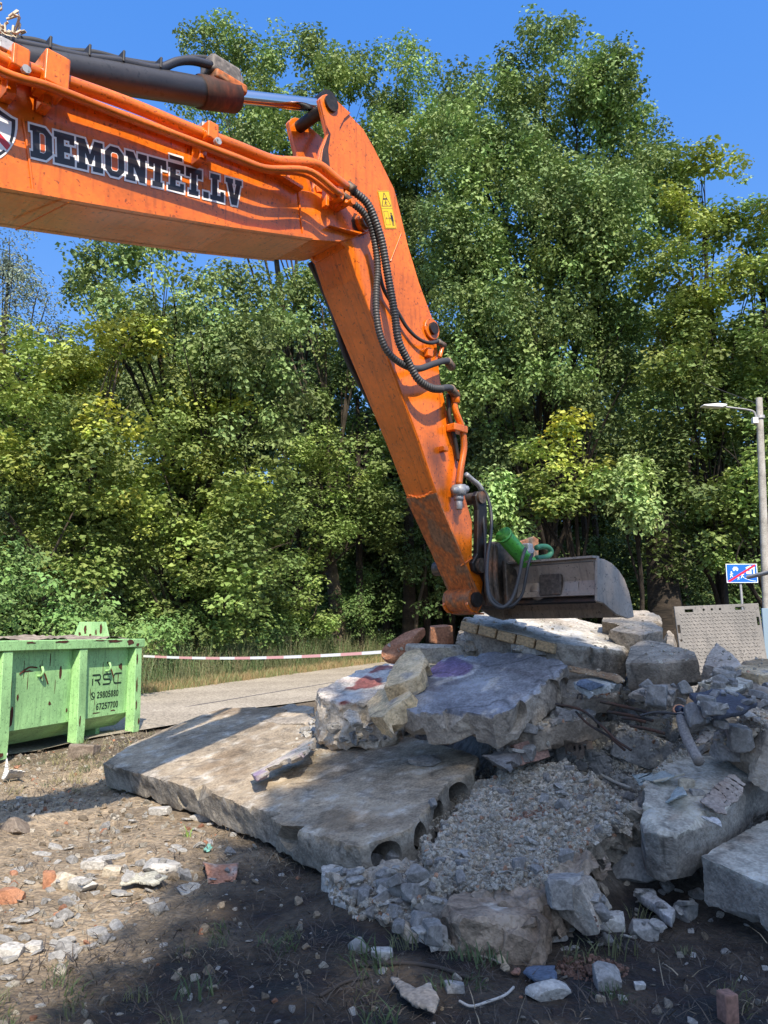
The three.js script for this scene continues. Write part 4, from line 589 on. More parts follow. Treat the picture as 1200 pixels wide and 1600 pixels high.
  // what it is filled with
  const k = [], gr = (x, z) => H - 0.05 + 0.10 * fbm(x * 2, z * 2, 4, 3) + 0.08 * Math.cos(z + D / 2) ;
  const pl = new THREE.PlaneGeometry(L - 0.1, D - 0.32, 70, 30).rotateX(-Math.PI / 2).translate(-L / 2, 0, -D / 2); const pp = pl.attributes.position;
  for (let i = 0; i < pp.count; i++) pp.setY(i, gr(pp.getX(i), pp.getZ(i)) + 0.05 * fbm(pp.getX(i) * 9, pp.getZ(i) * 9, 7, 2)); pl.computeVertexNormals();
  const fill = single('rubble_load', paint(pl, (x, y, z) => { const a = 0.5 + fbm(x * 5, z * 5, 2, 2); return [0.36 * (0.7 + a * 0.6), 0.30 * (0.7 + a * 0.6), 0.25 * (0.7 + a * 0.6)]; }), M.soil, 'dusty brown rubble heaped just above the rim of the green skip', 'rubble', null); fill.position.copy(o); fill.rotation.y = t.rotation.y;
  scene.updateMatrixWorld(true);
}
{ // street lamp
  const p = at(1197, 1000, 20); p.y = groundH(p.x, 20) - 0.05; const top = at(1186, 622, 20).sub(p);
  const t = thing('street_lamp', 'grey concrete lamp pole with a white arm and flat lamp head', 'street lamp', p);
  part('pole', [tube([V(0, 0, 0), top.clone().multiplyScalar(0.5), top], (_, u) => 0.115 - 0.03 * u, { seg: 8, sides: 14 })], std({ map: T.concrete, color: rgb(0.42, 0.40, 0.36) }), t);
  const a = (x, y) => at(x, y, 19.9).sub(p);
  part('lamp_arm', [tube([a(1181, 664), a(1181, 650), a(1177, 643), a(1166, 640), a(1150, 638), a(1134, 636)], 0.028, { seg: 30, sides: 8 })], M.galv, t);
  const h = a(1115, 635.5); part('lamp_head', [extrude([[-0.32, 0.0], [-0.30, 0.025], [0.10, 0.075], [0.30, 0.06], [0.33, 0.02], [0.2, -0.03], [-0.2, -0.02]], -0.11, 0.11, 0.012).rotateZ(-0.03).translate(h.x, h.y, h.z)], M.white, t);
  const b = a(1178, 658); part('fuse_box', box(0.14, 0.16, 0.12, b.x, b.y, b.z + 0.05), M.white, t); part('clamp', [pinZ(0, 0, -0.04, 0.04, 0.125, 18).rotateX(Math.PI / 2).translate(top.x * 0.93, top.y * 0.93, top.z * 0.93)], M.galv, t);
  // wires
  const wire = (A, B, sag, r) => tube([A, A.clone().lerp(B, 0.33).add(V(0, -sag * 0.9, 0)), A.clone().lerp(B, 0.66).add(V(0, -sag * 0.9, 0)), B], r, { seg: 30, sides: 6 });
  single('overhead_wire', wire(at(1186, 632, 20), at(840, 478, 34), 0.25, 0.012), M.rubber, 'thin overhead wire running from the lamp pole up into the trees', 'wire', null);
  single('overhead_wire', wire(at(-60, 12, 12), at(320, 212, 24), 0.2, 0.014), M.rubber, 'dark overhead cable crossing behind the black arm cylinder', 'wire', null);
}
{ // traffic sign
  const p = at(1162, 1000, 19); p.y = groundH(p.x, 19) - 0.05; const c = at(1158, 896, 19).sub(p);
  const t = thing('traffic_sign', 'blue end of living zone sign with a red diagonal bar', 'traffic sign', p);
  part('post', tube([V(0, 0, 0), V(c.x * 0.4, c.y * 0.6, 0), V(c.x - 0.02, c.y - 0.05, -0.03)], 0.03, { seg: 6, sides: 10 }), M.galv, t);
  const f = canvasTex(512, 320, (g, w, h) => {
    g.fillStyle = '#e9edf2'; g.fillRect(0, 0, w, h); g.fillStyle = '#1463c8'; g.beginPath(); g.roundRect(10, 10, w - 20, h - 20, 18); g.fill(); g.fillStyle = '#e9edf2';
    g.fillRect(110, 70, 90, 34); g.fillRect(125, 50, 60, 24); g.beginPath(); g.arc(128, 108, 12, 0, 7); g.arc(182, 108, 12, 0, 7); g.fill();
    g.fillRect(330, 60, 140, 110); g.beginPath(); g.moveTo(312, 66); g.lineTo(400, 28); g.lineTo(488, 66); g.fill(); g.fillStyle = '#1463c8'; g.fillRect(360, 90, 30, 36); g.fillRect(415, 90, 30, 80); g.fillStyle = '#e9edf2';
    const man = (x, y, s) => { g.beginPath(); g.arc(x, y, 13 * s, 0, 7); g.fill(); g.lineWidth = 13 * s; g.strokeStyle = '#e9edf2'; g.beginPath(); g.moveTo(x, y + 12 * s); g.lineTo(x - 4 * s, y + 52 * s); g.lineTo(x - 24 * s, y + 88 * s); g.moveTo(x - 4 * s, y + 52 * s); g.lineTo(x + 22 * s, y + 78 * s); g.moveTo(x - 26 * s, y + 38 * s); g.lineTo(x + 26 * s, y + 26 * s); g.stroke(); };
    man(84, 140, 1); man(196, 210, 0.7); man(262, 150, 1.05); g.lineWidth = 8; g.beginPath(); g.moveTo(290, 240); g.quadraticCurveTo(400, 290, 480, 292); g.stroke();
    g.strokeStyle = '#d3243c'; g.lineWidth = 36; g.beginPath(); g.moveTo(30, 300); g.lineTo(482, 20); g.stroke();
  });
  const plate = part('sign_plate', box(0.76, 0.47, 0.02, c.x, c.y, 0.03, 0.004), M.galv, t); part('sign_face', new THREE.PlaneGeometry(0.75, 0.465).translate(c.x, c.y, 0.043), phys({ map: f, roughness: 0.4 }), plate); t.rotation.z = 0;
  plate.rotation.y = -0.05;
  const a = at(1168, 902, 16.5), b = at(1212, 892, 15.8);
  single('barrier_arm', [rod(V(0, 0, 0), b.clone().sub(a), 0.045, 8), box(0.16, 0.16, 0.12, b.x - a.x, b.y - a.y, b.z - a.z)], M.galv, 'pale metal bar jutting in from the edge across the blue sign', 'metal bar', null, a);
}
{ // ground protection panel stood on edge, a second one behind it
  const mk = (name, label, mat, c, w, h, yaw, roll) => { const t = thing(name, label, 'panel', c); t.rotation.set(-0.10, yaw, roll); return t; };
  const c = at(1142, 1000, 9.4), t = mk('ground_panel', 'grey ribbed plastic ground panel with hand slots, stood on its edge', null, c.clone().setY(groundH(c.x, 9.4)), 0, 0, -0.05, 0.035), w = 1.03, y1 = at(1126, 943, 9.4).y - t.position.y, y0 = y1 - 1.05;
  const slots = [[-0.34, y1 - 0.06, 0.10, 0.035], [0.28, y1 - 0.055, 0.11, 0.035], [-0.49, y1 - 0.28, 0.03, 0.10], [0.48, y1 - 0.22, 0.03, 0.10]], small = [[-0.16, y1 - 0.055], [-0.06, y1 - 0.055], [0.04, y1 - 0.055], [-0.48, y1 - 0.42]];
  const holes = [...slots.map(([x, y, a, b]) => [[x - a / 2, y - b / 2], [x + a / 2, y - b / 2], [x + a / 2, y + b / 2], [x - a / 2, y + b / 2]]), ...small.map(([x, y]) => [...Array(8)].map((_, i) => [x + 0.014 * Math.cos(i * 0.785), y + 0.014 * Math.sin(i * 0.785)]))];
  const pm = std({ map: T.dirt, color: rgb(0.25, 0.235, 0.21), roughness: 0.55 });
  part('sheet', extrude([[-w / 2, y0], [w / 2, y0], [w / 2, y1], [-w / 2, y1]], -0.015, 0.015, 0.004, holes), pm, t);
  const list = []; for (let j = 0; j < 22; j++) for (let i = 0; i < 23; i++) { const x = -w / 2 + 0.07 + i * 0.0425 + (j % 2) * 0.021, y = y1 - 0.10 - j * 0.042; if (x < w / 2 - 0.05 && y > y0 && !slots.some(([a, b, c, d]) => Math.abs(x - a) < c / 2 + 0.02 && Math.abs(y - b) < d / 2 + 0.02)) list.push([x, y, (i + j) % 2]); }
  const bump = new THREE.SphereGeometry(1, 8, 4, 0, 6.283, 0, Math.PI / 2).rotateX(Math.PI / 2), im = shadow(new THREE.InstancedMesh(bump, pm, list.length)); im.name = 'stud'; im.userData.kind = 'stuff';
  list.forEach(([x, y, k], i) => { qq.setFromAxisAngle(V(0, 0, 1), k ? 0.7 : -0.7); im.setMatrixAt(i, m4.compose(V(x, y, 0.014), qq, V(0.020, 0.009, 0.008))); }); t.add(im);
  const d = at(1199, 995, 9.9); const p2 = single('ground_panel', extrude([[-0.05, -0.6], [0.95, -0.6], [0.95, 0.36], [-0.05, 0.36]], -0.015, 0.015, 0.004), std({ color: rgb(0.22, 0.30, 0.36) }), 'blue grey panel edge showing behind the ribbed grey panel', 'panel', null, d);
}
{ // warning tape from the skip to the pile: striped red and white, cut as short lengths of one band
  const a = at(224, 1025, 12.3), b = at(600, 1018.5, 8.6), n = 30, h = 0.034;
  const t = thing('warning_tape', 'red and white warning tape stretched from the skip to the rubble', 'barrier tape', a);
  const pt = (u) => a.clone().lerp(b, u).add(V(0, -0.05 * 4 * u * (1 - u), 0)).sub(a);
  for (let i = 0; i < n; i++) { const p = pt(i / n), q = pt((i + 1) / n), k = i / n > 0.5 ? 0.4 : 1, w = [], s = h * 0.5; const g = new THREE.BufferGeometry(); const v = [p.clone().add(V(0, -s, 0.004)), q.clone().add(V(0, -s, 0.004)), q.clone().add(V(0, s, 0)), p.clone().add(V(0, s, 0))];
    g.setAttribute('position', new THREE.Float32BufferAttribute([v[0], v[1], v[2], v[0], v[2], v[3]].flatMap((e) => [e.x, e.y, e.z]), 3)); g.computeVertexNormals(); part('stripe', g, (i >> 1) % 2 ? TAPE_RED : M.white, t); }
}

// ---------------------------------------------------------------- the rubble: slabs, blocks, chunks, bricks
const solids = [];           // meshes that later pieces are dropped or laid on
function solid(m) { m.geometry.boundsTree = new MeshBVH(m.geometry); m.raycast = acceleratedRaycast; m.updateMatrixWorld(true); solids.push(m); return m; }
scene.children.filter((o) => o.name === 'ground').forEach(solid);
const ray = new THREE.Raycaster(); ray.firstHitOnly = true;
const cast = (o, d) => { ray.set(o, d); const h = ray.intersectObjects(solids, false); if (!h.length) return null; const n = h[0].face.normal.clone().transformDirection(h[0].object.matrixWorld); return { p: h[0].point, n: n.dot(d) > 0 ? n.negate() : n, o: h[0].object }; };
const seen = (x, y) => cast(V(0, EYE, 0), sight(x, y).normalize());
const drop = (x, z) => cast(V(x, 6, z), V(0, -1, 0));
function polyD(P, x, y) { // signed distance to a polygon
  let d = 1e9, s = 1; const n = P.length;
  for (let i = 0, j = n - 1; i < n; j = i++) {
    const ex = P[j][0] - P[i][0], ey = P[j][1] - P[i][1], wx = x - P[i][0], wy = y - P[i][1], t = clamp((wx * ex + wy * ey) / (ex * ex + ey * ey), 0, 1), bx = wx - ex * t, by = wy - ey * t;
    d = Math.min(d, bx * bx + by * by); const c1 = y >= P[i][1], c2 = y < P[j][1], c3 = ex * wy > ey * wx; if ((c1 && c2 && c3) || (!c1 && !c2 && !c3)) s = -s;
  }
  return s * Math.sqrt(d);
}
const smax = (a, b, k) => { const h = Math.max(k - Math.abs(a - b), 0) / k; return Math.max(a, b) + h * h * k * 0.25; };
const GREY = [0.33, 0.30, 0.265], PALE = [0.50, 0.46, 0.40], DARK = [0.20, 0.19, 0.18];
const mixc = (a, b, t) => [lerp(a[0], b[0], t), lerp(a[1], b[1], t), lerp(a[2], b[2], t)];
/* a broken slab. anchors: three [picture x, picture y, distance] that fix the plane of its top; poly: its top outline in the picture; t: thickness.
   o: rough (edge raggedness), chip, top (relief of the top), holes [[u0,v0,u1,v1,r]] as fractions of the frame, color(u, v, w, n) */
function slab(name, label, cat, anchors, poly, t, o = {}) {
  const A = anchors.map((a) => at(...a)), ux = A[1].clone().sub(A[0]).normalize(); let n = A[1].clone().sub(A[0]).cross(A[2].clone().sub(A[0])).normalize(); if (n.y < 0) n.negate();
  if (o.tilt) n = n.applyAxisAngle(ux, o.tilt);
  const vy = n.clone().cross(ux).normalize();                      // u along the first edge, v across, w along the normal
  const P = poly.map(([x, y, D]) => { const p = (D ? at(x, y, D) : onPlane(x, y, A[0], n)).sub(A[0]); return [p.dot(ux), p.dot(vy)]; });
  const us = P.map((p) => p[0]), vs = P.map((p) => p[1]), h = (o.cell ?? 0.026) * 0.86, sd = o.seed ?? poly[0][0], pad = 0.1;
  const rough = (o.rough ?? 0.05) * 0.32, chip = (o.chip ?? 0.05) * 0.35, topR = o.top ?? 0.006, holes = (o.holes ?? []);
  const cr = rng(Math.round(sd) + 7), cuts = [];                    // fracture facets: flat spalls broken off along the edges
  { const n = P.length; for (let i = 0; i < n; i++) { const a = P[i], b = P[(i + 1) % n], L = Math.hypot(b[0] - a[0], b[1] - a[1]), m = Math.max(1, Math.round(L / (o.spall ?? 0.13))); for (let k = 0; k < m; k++) { const q = (k + cr()) / m, x = lerp(a[0], b[0], q), y = lerp(a[1], b[1], q); let nx = (b[1] - a[1]) / L, ny = -(b[0] - a[0]) / L; if (polyD(P, x + nx * 0.02, y + ny * 0.02) < 0) { nx = -nx; ny = -ny; } for (const lvl of [0, -t * cr(), -t]) { if (cr() > (o.broken ?? 0.16)) continue; const s = lvl === 0 ? 1 : lvl === -t ? -1 : (cr() - 0.5), c = (0.008 + (o.bite ?? 0.035) * cr() * cr()), nn = V(nx + (cr() - 0.5) * 0.9, ny + (cr() - 0.5) * 0.9, s * (0.5 + 0.7 * cr())).normalize(); cuts.push([x - nn.x * c, y - nn.y * c, lvl - nn.z * c, nn.x, nn.y, nn.z, 0.07 + 0.22 * cr()]); } } } }
  const f = (u, v, w) => {
    let d2 = polyD(P, u, v); if (d2 > 0.25) return d2;
    const dz = Math.abs(w + t / 2) - t / 2; if (dz > 0.2) return dz;
    const e = fbm(u * 3.1 + sd, v * 3.1, w * 5 + 1.3, 4), e2 = n3(u * 11 + sd, v * 11, w * 11);
    d2 += rough * e * 1.5 + rough * 0.4 * e2 + 0.004 * n3(u * 25, v * 25, w * 25) + (o.slope ?? 0) * (w + t / 2);
    let d = smax(d2, dz + (w > -t / 2 ? topR : 0.03) * 2 * fbm(u * 5, v * 5, sd, 4), 0.012);
    if (d > -0.12 && d < 0.1) for (const q of cuts) { const x = u - q[0], y = v - q[1], z = w - q[2], k = x * q[3] + y * q[4] + z * q[5]; if (k > -0.05) { const l = Math.sqrt(x * x + y * y + z * z) - q[6]; if (l < 0.05) d = Math.max(d, Math.min(k, -l) + 0.006 * e2); } }
    const c = fbm(u * 4.3, v * 4.3 + sd, w * 4.3, 3); d += chip * Math.max(0, c - 0.1) * 1.5 * sm(d2, -0.14, 0.0);
    for (const [u0, v0, u1, v1, r] of holes) { const ex = u1 - u0, ey = v1 - v0, k = clamp(((u - u0) * ex + (v - v0) * ey) / (ex * ex + ey * ey), 0, 1); d = Math.max(d, r - Math.hypot(u - u0 - ex * k, v - v0 - ey * k, w + t / 2)); }
    if (o.craggy && d > -0.2) d += o.craggy * (Math.abs(n3(u * 6 + sd, v * 6, w * 6)) + 0.6 * Math.abs(n3(u * 13, v * 13 + sd, w * 13)) - 0.2) * (w > -0.05 ? 0.45 : 1);
    if (o.cracks) for (const [x0, y0, x1, y1, cw] of o.cracks) { const ex = x1 - x0, ey = y1 - y0, L = Math.hypot(ex, ey), k = ((u - x0) * ex + (v - y0) * ey) / (L * L); if (k > 0 && k < 1) { const q = Math.abs((u - x0) * ey - (v - y0) * ex) / L + 0.03 * n3(u * 6, v * 6, sd); d = Math.max(d, cw - Math.abs(q)); } }
    return d;
  };
  const g = nets(f, [Math.min(...us) - pad, Math.min(...vs) - pad, -t - pad], [Math.max(...us) + pad, Math.max(...vs) + pad, pad], h);
  const col = o.color ?? ((u, v, w, nn) => { const a = 0.5 + 0.9 * fbm(u * 1.7, v * 1.7, w * 2 + sd, 4); return mixc(mixc(GREY, PALE, clamp(a, 0, 1)), DARK, clamp(0.5 * fbm(u * 5, v * 5, sd, 3) + (w < -t * 0.6 ? 0.3 : 0), 0, 1)); });
  paint(g, (u, v, w, a, b, c) => { const q = col(u, v, w, [a, b, c]), k = 0.92 + 0.55 * fbm(u * 14 + sd, v * 14, w * 14, 3), cr2 = 1 - 0.5 * sm(-Math.abs(n3(u * 1.1 + sd, v * 1.1, w * 1.1 + 3) + 0.15 * n3(u * 6, v * 6, w * 6)), -0.022, -0.004), st = 1 - 0.35 * sm(fbm(u * 0.9 + 7, v * 0.9 + sd, w, 3), 0.1, 0.3); return q.map((e, i) => e * [1.10, 1.03, 0.93][i] * k * cr2 * (1 - (1 - st) * (1 + 0.15 * i))); });
  const gg = toCreasedNormals(boxUV(g), 0.5), base = A[0].clone(); base.y = Math.max(0, groundH(A[0].x, -A[0].z));
  const mat = new THREE.Matrix4().makeBasis(ux, vy, n).setPosition(A[0].clone().sub(base)); gg.applyMatrix4(mat);
  const m = o.part ? part(o.part, gg, o.mat ?? M.concrete, thing(name, label, cat, base, o.group)) : single(name, gg, o.mat ?? M.concrete, label, cat, o.group, base);
  m.updateMatrixWorld(true); if (o.part) m.parent.updateMatrixWorld(true); solid(m);
  return { mesh: m, P, ux, vy, n, o: A[0], t, pt: (u, v, w = 0) => A[0].clone().addScaledVector(ux, u).addScaledVector(vy, v).addScaledVector(n, w), uv: (x, y) => { const p = onPlane(x, y, A[0], n).sub(A[0]); return [p.dot(ux), p.dot(vy)]; } };
}
const C = { // surface colours with their own stains
  panel: (u, v, w, n) => { const a = fbm(u * 1.4, v * 1.4, 3, 4), b = fbm(u * 6, v * 6, 9, 3), top = w > -0.03; let c = top ? mixc([0.30, 0.265, 0.215], [0.43, 0.37, 0.29], clamp(0.5 + a, 0, 1)) : mixc([0.33, 0.32, 0.29], [0.26, 0.25, 0.23], clamp(0.5 + b, 0, 1)); if (top) { c = mixc(c, [0.52, 0.50, 0.46], sm(b, 0.06, 0.26) * 0.85); c = mixc(c, [0.14, 0.125, 0.11], sm(fbm(u * 2.6, v * 7, 5, 3), 0.16, 0.36) * 0.6); } return c; },
  block: (u, v, w) => { const a = fbm(u * 2, v * 2, w * 3 + 1, 4), c = mixc([0.29, 0.27, 0.245], [0.47, 0.44, 0.40], clamp(0.5 + a * 1.2, 0, 1)); return mixc(c, [0.17, 0.16, 0.15], sm(fbm(u * 5, v * 5, w * 5, 3), 0.15, 0.4) * 0.5); },
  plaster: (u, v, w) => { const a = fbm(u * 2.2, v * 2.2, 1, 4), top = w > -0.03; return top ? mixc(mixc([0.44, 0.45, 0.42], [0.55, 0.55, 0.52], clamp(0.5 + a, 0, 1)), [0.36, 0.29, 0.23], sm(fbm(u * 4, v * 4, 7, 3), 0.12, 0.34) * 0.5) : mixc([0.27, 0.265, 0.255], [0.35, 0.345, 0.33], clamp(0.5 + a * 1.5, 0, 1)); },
  crumble: (u, v, w, n) => { const a = fbm(u * 3, v * 3, w * 3 + 4, 4), c = mixc([0.27, 0.25, 0.22], [0.56, 0.53, 0.48], clamp(0.5 + a * 1.4, 0, 1)); return mixc(c, [0.20, 0.16, 0.125], sm(fbm(u * 1.6 + 3, v * 1.6, w * 2, 3), 0.08, 0.35) * 0.75); },
};
// the long panel with tubular cores that lies lowest, towards the skip
const bigPanel = slab('concrete_block', 'long flat concrete panel with round hollow cores in its broken end, lowest of the pile', 'concrete panel', [[515, 1318, 5.15], [160, 1193, 8.1], [750, 1180, 6.15]],
  [[515, 1318], [450, 1293], [390, 1262], [330, 1240], [290, 1228], [235, 1213], [160, 1193], [200, 1165], [250, 1142], [300, 1122], [350, 1106], [430, 1104], [500, 1110], [600, 1140], [680, 1160], [750, 1180], [738, 1205], [700, 1222], [668, 1262], [640, 1292], [610, 1306], [560, 1322]], 0.24,
  { cell: 0.03, rough: 0.04, chip: 0.05, broken: 0.07, bite: 0.025, top: 0.010, color: C.panel, seed: 3, holes: [[-0.3, 0.22, 1.6, 0.22, 0.093], [-0.3, 0.5, 1.6, 0.5, 0.09], [-0.3, 0.8, 1.6, 0.8, 0.09], [-0.3, 1.1, 1.6, 1.1, 0.09], [-0.3, 1.38, 1.6, 1.38, 0.085]].map((q) => [q[0], -q[1], q[2], -q[3], q[4]]) });
// long fragment edge that lies behind it
slab('concrete_fragment', 'narrow grey fragment behind the long panel, in the shade of the painted slab', 'concrete slab', [[415, 1122, 8.6], [480, 1118, 8.3], [470, 1100, 9.0]], [[395, 1124], [430, 1106], [455, 1099], [490, 1104], [490, 1128], [440, 1130]], 0.14, { color: C.block, seed: 8 });
slab('plaster_strip', 'thin broken plaster strip with a violet stain lying on the long panel', 'plaster', [[390, 1205, 6.75], [470, 1160, 7.1], [400, 1195, 7.0]], [[392, 1208], [415, 1196], [440, 1180], [462, 1168], [478, 1156], [492, 1152], [488, 1163], [470, 1178], [440, 1190], [415, 1206], [398, 1213]], 0.045, { cell: 0.016, rough: 0.02, chip: 0.02, seed: 14, color: (u, v, w) => mixc([0.50, 0.48, 0.45], [0.36, 0.29, 0.46], sm(fbm(u * 4, v * 4, 2, 2), 0.1, 0.3)) });
// painted slab, left: white and wine red, crumbly white front
const paintL = slab('painted_block', 'upright crumbly slab with white and wine red paint, beside the tan blocks', 'painted slab', [[500, 1092, 7.0], [600, 1092, 6.75], [575, 1040, 8.0]],
  [[494, 1092], [488, 1078], [520, 1063], [560, 1044], [600, 1036], [632, 1034], [628, 1060], [612, 1090], [570, 1096], [530, 1098]], 0.44,
  { cell: 0.024, rough: 0.05, chip: 0.10, craggy: 0.05, slope: 0.15, seed: 21, color: (u, v, w) => { if (w < -0.035) return mixc([0.60, 0.56, 0.50], [0.45, 0.33, 0.24], sm(fbm(u * 4, v * 4, w * 5, 3), 0.08, 0.35)); let c = mixc([0.50, 0.50, 0.52], [0.62, 0.61, 0.60], 0.5 + fbm(u * 3, v * 3, 1, 3)); const q = fbm(u * 2.2 + 3, v * 2.2, 4, 3); c = mixc(c, [0.26, 0.10, 0.10], sm(q, 0.04, 0.14) * (u > 0.1 ? 1 : 0.2)); return mixc(c, [0.17, 0.19, 0.26], sm(-q, 0.12, 0.22) * 0.8); } });
slab('plaster_shard', 'pale broad plaster shard leaning below the crumbly painted slab', 'plaster', [[540, 1125, 6.6], [570, 1142, 6.4], [545, 1108, 6.75]], [[532, 1120], [545, 1106], [560, 1112], [566, 1128], [570, 1144], [552, 1136]], 0.04, { cell: 0.015, rough: 0.02, chip: 0.02, seed: 5, color: () => [0.55, 0.52, 0.47] });
// tan blocks
const tan = (u, v, w) => { const a = fbm(u * 4 + 2, v * 4, w * 4, 3); return mixc(mixc([0.76, 0.60, 0.36], [0.62, 0.54, 0.42], clamp(0.5 + a, 0, 1)), [0.36, 0.34, 0.32], sm(a + (w < -0.12 ? 0.15 : 0), 0.12, 0.3)); };
slab('tan_block', 'cream faced wall block tilted up against the graffiti slab, upper of two', 'wall block', [[600, 1070, 6.15], [655, 1055, 6.1], [620, 1020, 6.6]], [[600, 1074], [612, 1040], [630, 1018], [655, 1012], [668, 1030], [655, 1055], [625, 1068]], 0.15, { cell: 0.018, rough: 0.02, chip: 0.03, broken: 0.12, bite: 0.02, seed: 9, color: tan });
slab('tan_block', 'cream faced wall block lying lowest beside the graffiti slab, under its twin', 'wall block', [[580, 1118, 6.1], [640, 1085, 6.0], [590, 1080, 6.55]], [[578, 1120], [572, 1100], [590, 1078], [625, 1066], [650, 1068], [640, 1088], [612, 1105], [596, 1120]], 0.2, { cell: 0.018, rough: 0.025, chip: 0.04, broken: 0.12, bite: 0.02, seed: 10, color: tan });
// graffiti slab
const GV = [0.53, -0.70];
const graf = slab('graffiti_block', 'thick slab painted violet and blue grey, tilted on top of the long panel', 'painted slab', [[690, 1121, 5.75], [620, 1106, 6.02], [884, 1040, 6.1]],
  [[690, 1121], [650, 1114], [620, 1106], [640, 1080], [662, 1052], [690, 1028], [720, 1019], [780, 1018], [840, 1022], [872, 1030], [885, 1040], [862, 1062], [830, 1086], [800, 1108], [768, 1120], [730, 1112], [712, 1116]], 0.25,
  { cell: 0.019, rough: 0.035, chip: 0.07, top: 0.006, broken: 0.35, bite: 0.035, seed: 33, holes: [], color: (u, v, w, n) => {
    if (w < -0.03 || n[2] < 0.55) return C.block(u, v, w);
    const q = fbm(u * 2.5, v * 2.5, 5, 4), [cx, cy] = [u - 0.12, v + 0.62]; let c = mixc([0.17, 0.19, 0.25], [0.33, 0.37, 0.45], clamp(0.5 + q * 1.3, 0, 1));
    const [vx, vy] = GV; const e = Math.hypot((u - vx) * 1.0, (v - vy) * 1.6) + 0.16 * q; c = mixc(c, [0.23, 0.185, 0.37], sm(-e, -0.34, -0.30)); c = mixc(c, [0.50, 0.53, 0.60], sm(e, 0.31, 0.33) * sm(-e, -0.38, -0.355));
    c = mixc(c, [0.16, 0.16, 0.20], sm(fbm(u * 1.3 + 4, v * 4, 2, 3), 0.12, 0.26) * 0.7); return mixc(c, [0.55, 0.55, 0.55], sm(fbm(u * 7, v * 3, 8, 3), 0.20, 0.34) * 0.6); } });
// the top slab with its course of tan bricks
const topS = slab('brick_edged_block', 'light flat wall slab at the top of the pile with tan bricks along one edge', 'wall slab', [[868, 1004, 6.5], [718, 967, 6.9], [880, 962, 7.7]],
  [[868, 1004, 6.5], [800, 986, 6.68], [718, 967, 6.9], [790, 960, 7.9], [880, 961, 7.8], [950, 970, 7.5], [990, 988, 6.95], [985, 1001, 6.55], [930, 1004, 6.5]], 0.30,
  { cell: 0.024, rough: 0.03, chip: 0.05, seed: 41, color: (u, v, w) => w > -0.03 ? mixc([0.50, 0.50, 0.48], [0.60, 0.59, 0.57], 0.5 + fbm(u * 2, v * 2, 3, 3)) : C.block(u, v, w) });
slab('crumbly_block', 'pale crumbly masonry carrying the brick edged top slab, behind the graffiti slab', 'wall block', [[720, 1000, 6.95], [880, 1022, 6.65], [740, 985, 7.4]], [[712, 1002], [716, 984], [800, 985], [900, 1000], [985, 1010], [975, 1020], [880, 1022], [800, 1014]], 0.4, { cell: 0.024, seed: 43, rough: 0.08, chip: 0.12, craggy: 0.08, broken: 0.9, color: (u, v, w) => mixc([0.56, 0.52, 0.46], [0.36, 0.33, 0.29], clamp(0.5 + 1.4 * fbm(u * 5, v * 5, w * 5, 3), 0, 1)) });
{ // the brick course itself, set along the edge between the two picture points
  const a = at(720, 970, 6.89), b = at(868, 1007, 6.49), d = b.clone().sub(a), n = 5, dir = d.clone().normalize(), L = d.length() / n, r = rng(6);
  const t = topS.mesh; for (let i = 0; i < n; i++) { const g = box(L - 0.014, 0.085, 0.16, 0, 0, 0, 0.012); const c = a.clone().addScaledVector(d, (i + 0.5) / n).add(V(0.02, -0.042, -0.03)).sub(t.position); const m = part('brick', g, [M.brickTan, M.brickTan, M.brickOrange][i % 3 === 2 ? 1 : 0], t); m.position.copy(c); m.quaternion.setFromUnitVectors(V(1, 0, 0), dir); m.rotateX((r() - 0.5) * 0.1); }
}
slab('wall_block', 'squared block with smeared white render at the far top of the pile, by the bucket', 'wall block', [[945, 985, 6.75], [1030, 990, 6.6], [950, 960, 7.3]], [[938, 982], [942, 962], [965, 954], [1010, 953], [1034, 962], [1036, 985], [1000, 992]], 0.34, { cell: 0.022, seed: 51, rough: 0.03, chip: 0.07, color: C.block });
slab('concrete_boulder', 'rounded bluish lump at the far top of the pile, beside the ribbed panel', 'concrete boulder', [[1030, 1005, 7.2], [1062, 1010, 7.1], [1035, 985, 7.6]], [[1030, 1005], [1032, 985], [1048, 978], [1062, 990], [1064, 1012], [1048, 1016]], 0.4, { cell: 0.024, seed: 52, rough: 0.06, chip: 0.09, slope: 0.3, color: C.block });
slab('grey_block', 'long grey kerb like block with a square face, below the ribbed panel', 'wall block', [[978, 1040, 5.95], [1088, 1026, 5.85], [990, 1004, 6.6]], [[976, 1036], [984, 1012], [1000, 998], [1040, 1004], [1085, 1018], [1090, 1028], [1030, 1036]], 0.21, { cell: 0.019, seed: 53, rough: 0.02, chip: 0.03, color: C.block });
slab('plaster_dome', 'smooth dome shaped plaster lump leaning in front of the ribbed panel', 'plaster', [[1095, 1048, 6.3], [1165, 1040, 6.2], [1110, 1000, 6.7]], [[1088, 1042], [1098, 1018], [1108, 1000], [1125, 996], [1150, 1016], [1172, 1034], [1160, 1048], [1120, 1050]], 0.3, { cell: 0.022, seed: 54, rough: 0.05, chip: 0.06, slope: 0.4, color: (u, v, w) => mixc([0.36, 0.33, 0.31], [0.48, 0.45, 0.42], 0.5 + 1.2 * fbm(u * 5, v * 5, w * 5, 3)) });
slab('cream_block', 'cream block in a patch of sun at the edge, below the ribbed panel', 'wall block', [[1155, 1048, 6.1], [1215, 1052, 5.9], [1165, 1028, 6.6]], [[1150, 1048], [1158, 1032], [1180, 1028], [1230, 1030], [1230, 1056], [1185, 1055]], 0.2, { cell: 0.02, seed: 55, rough: 0.02, color: tan });
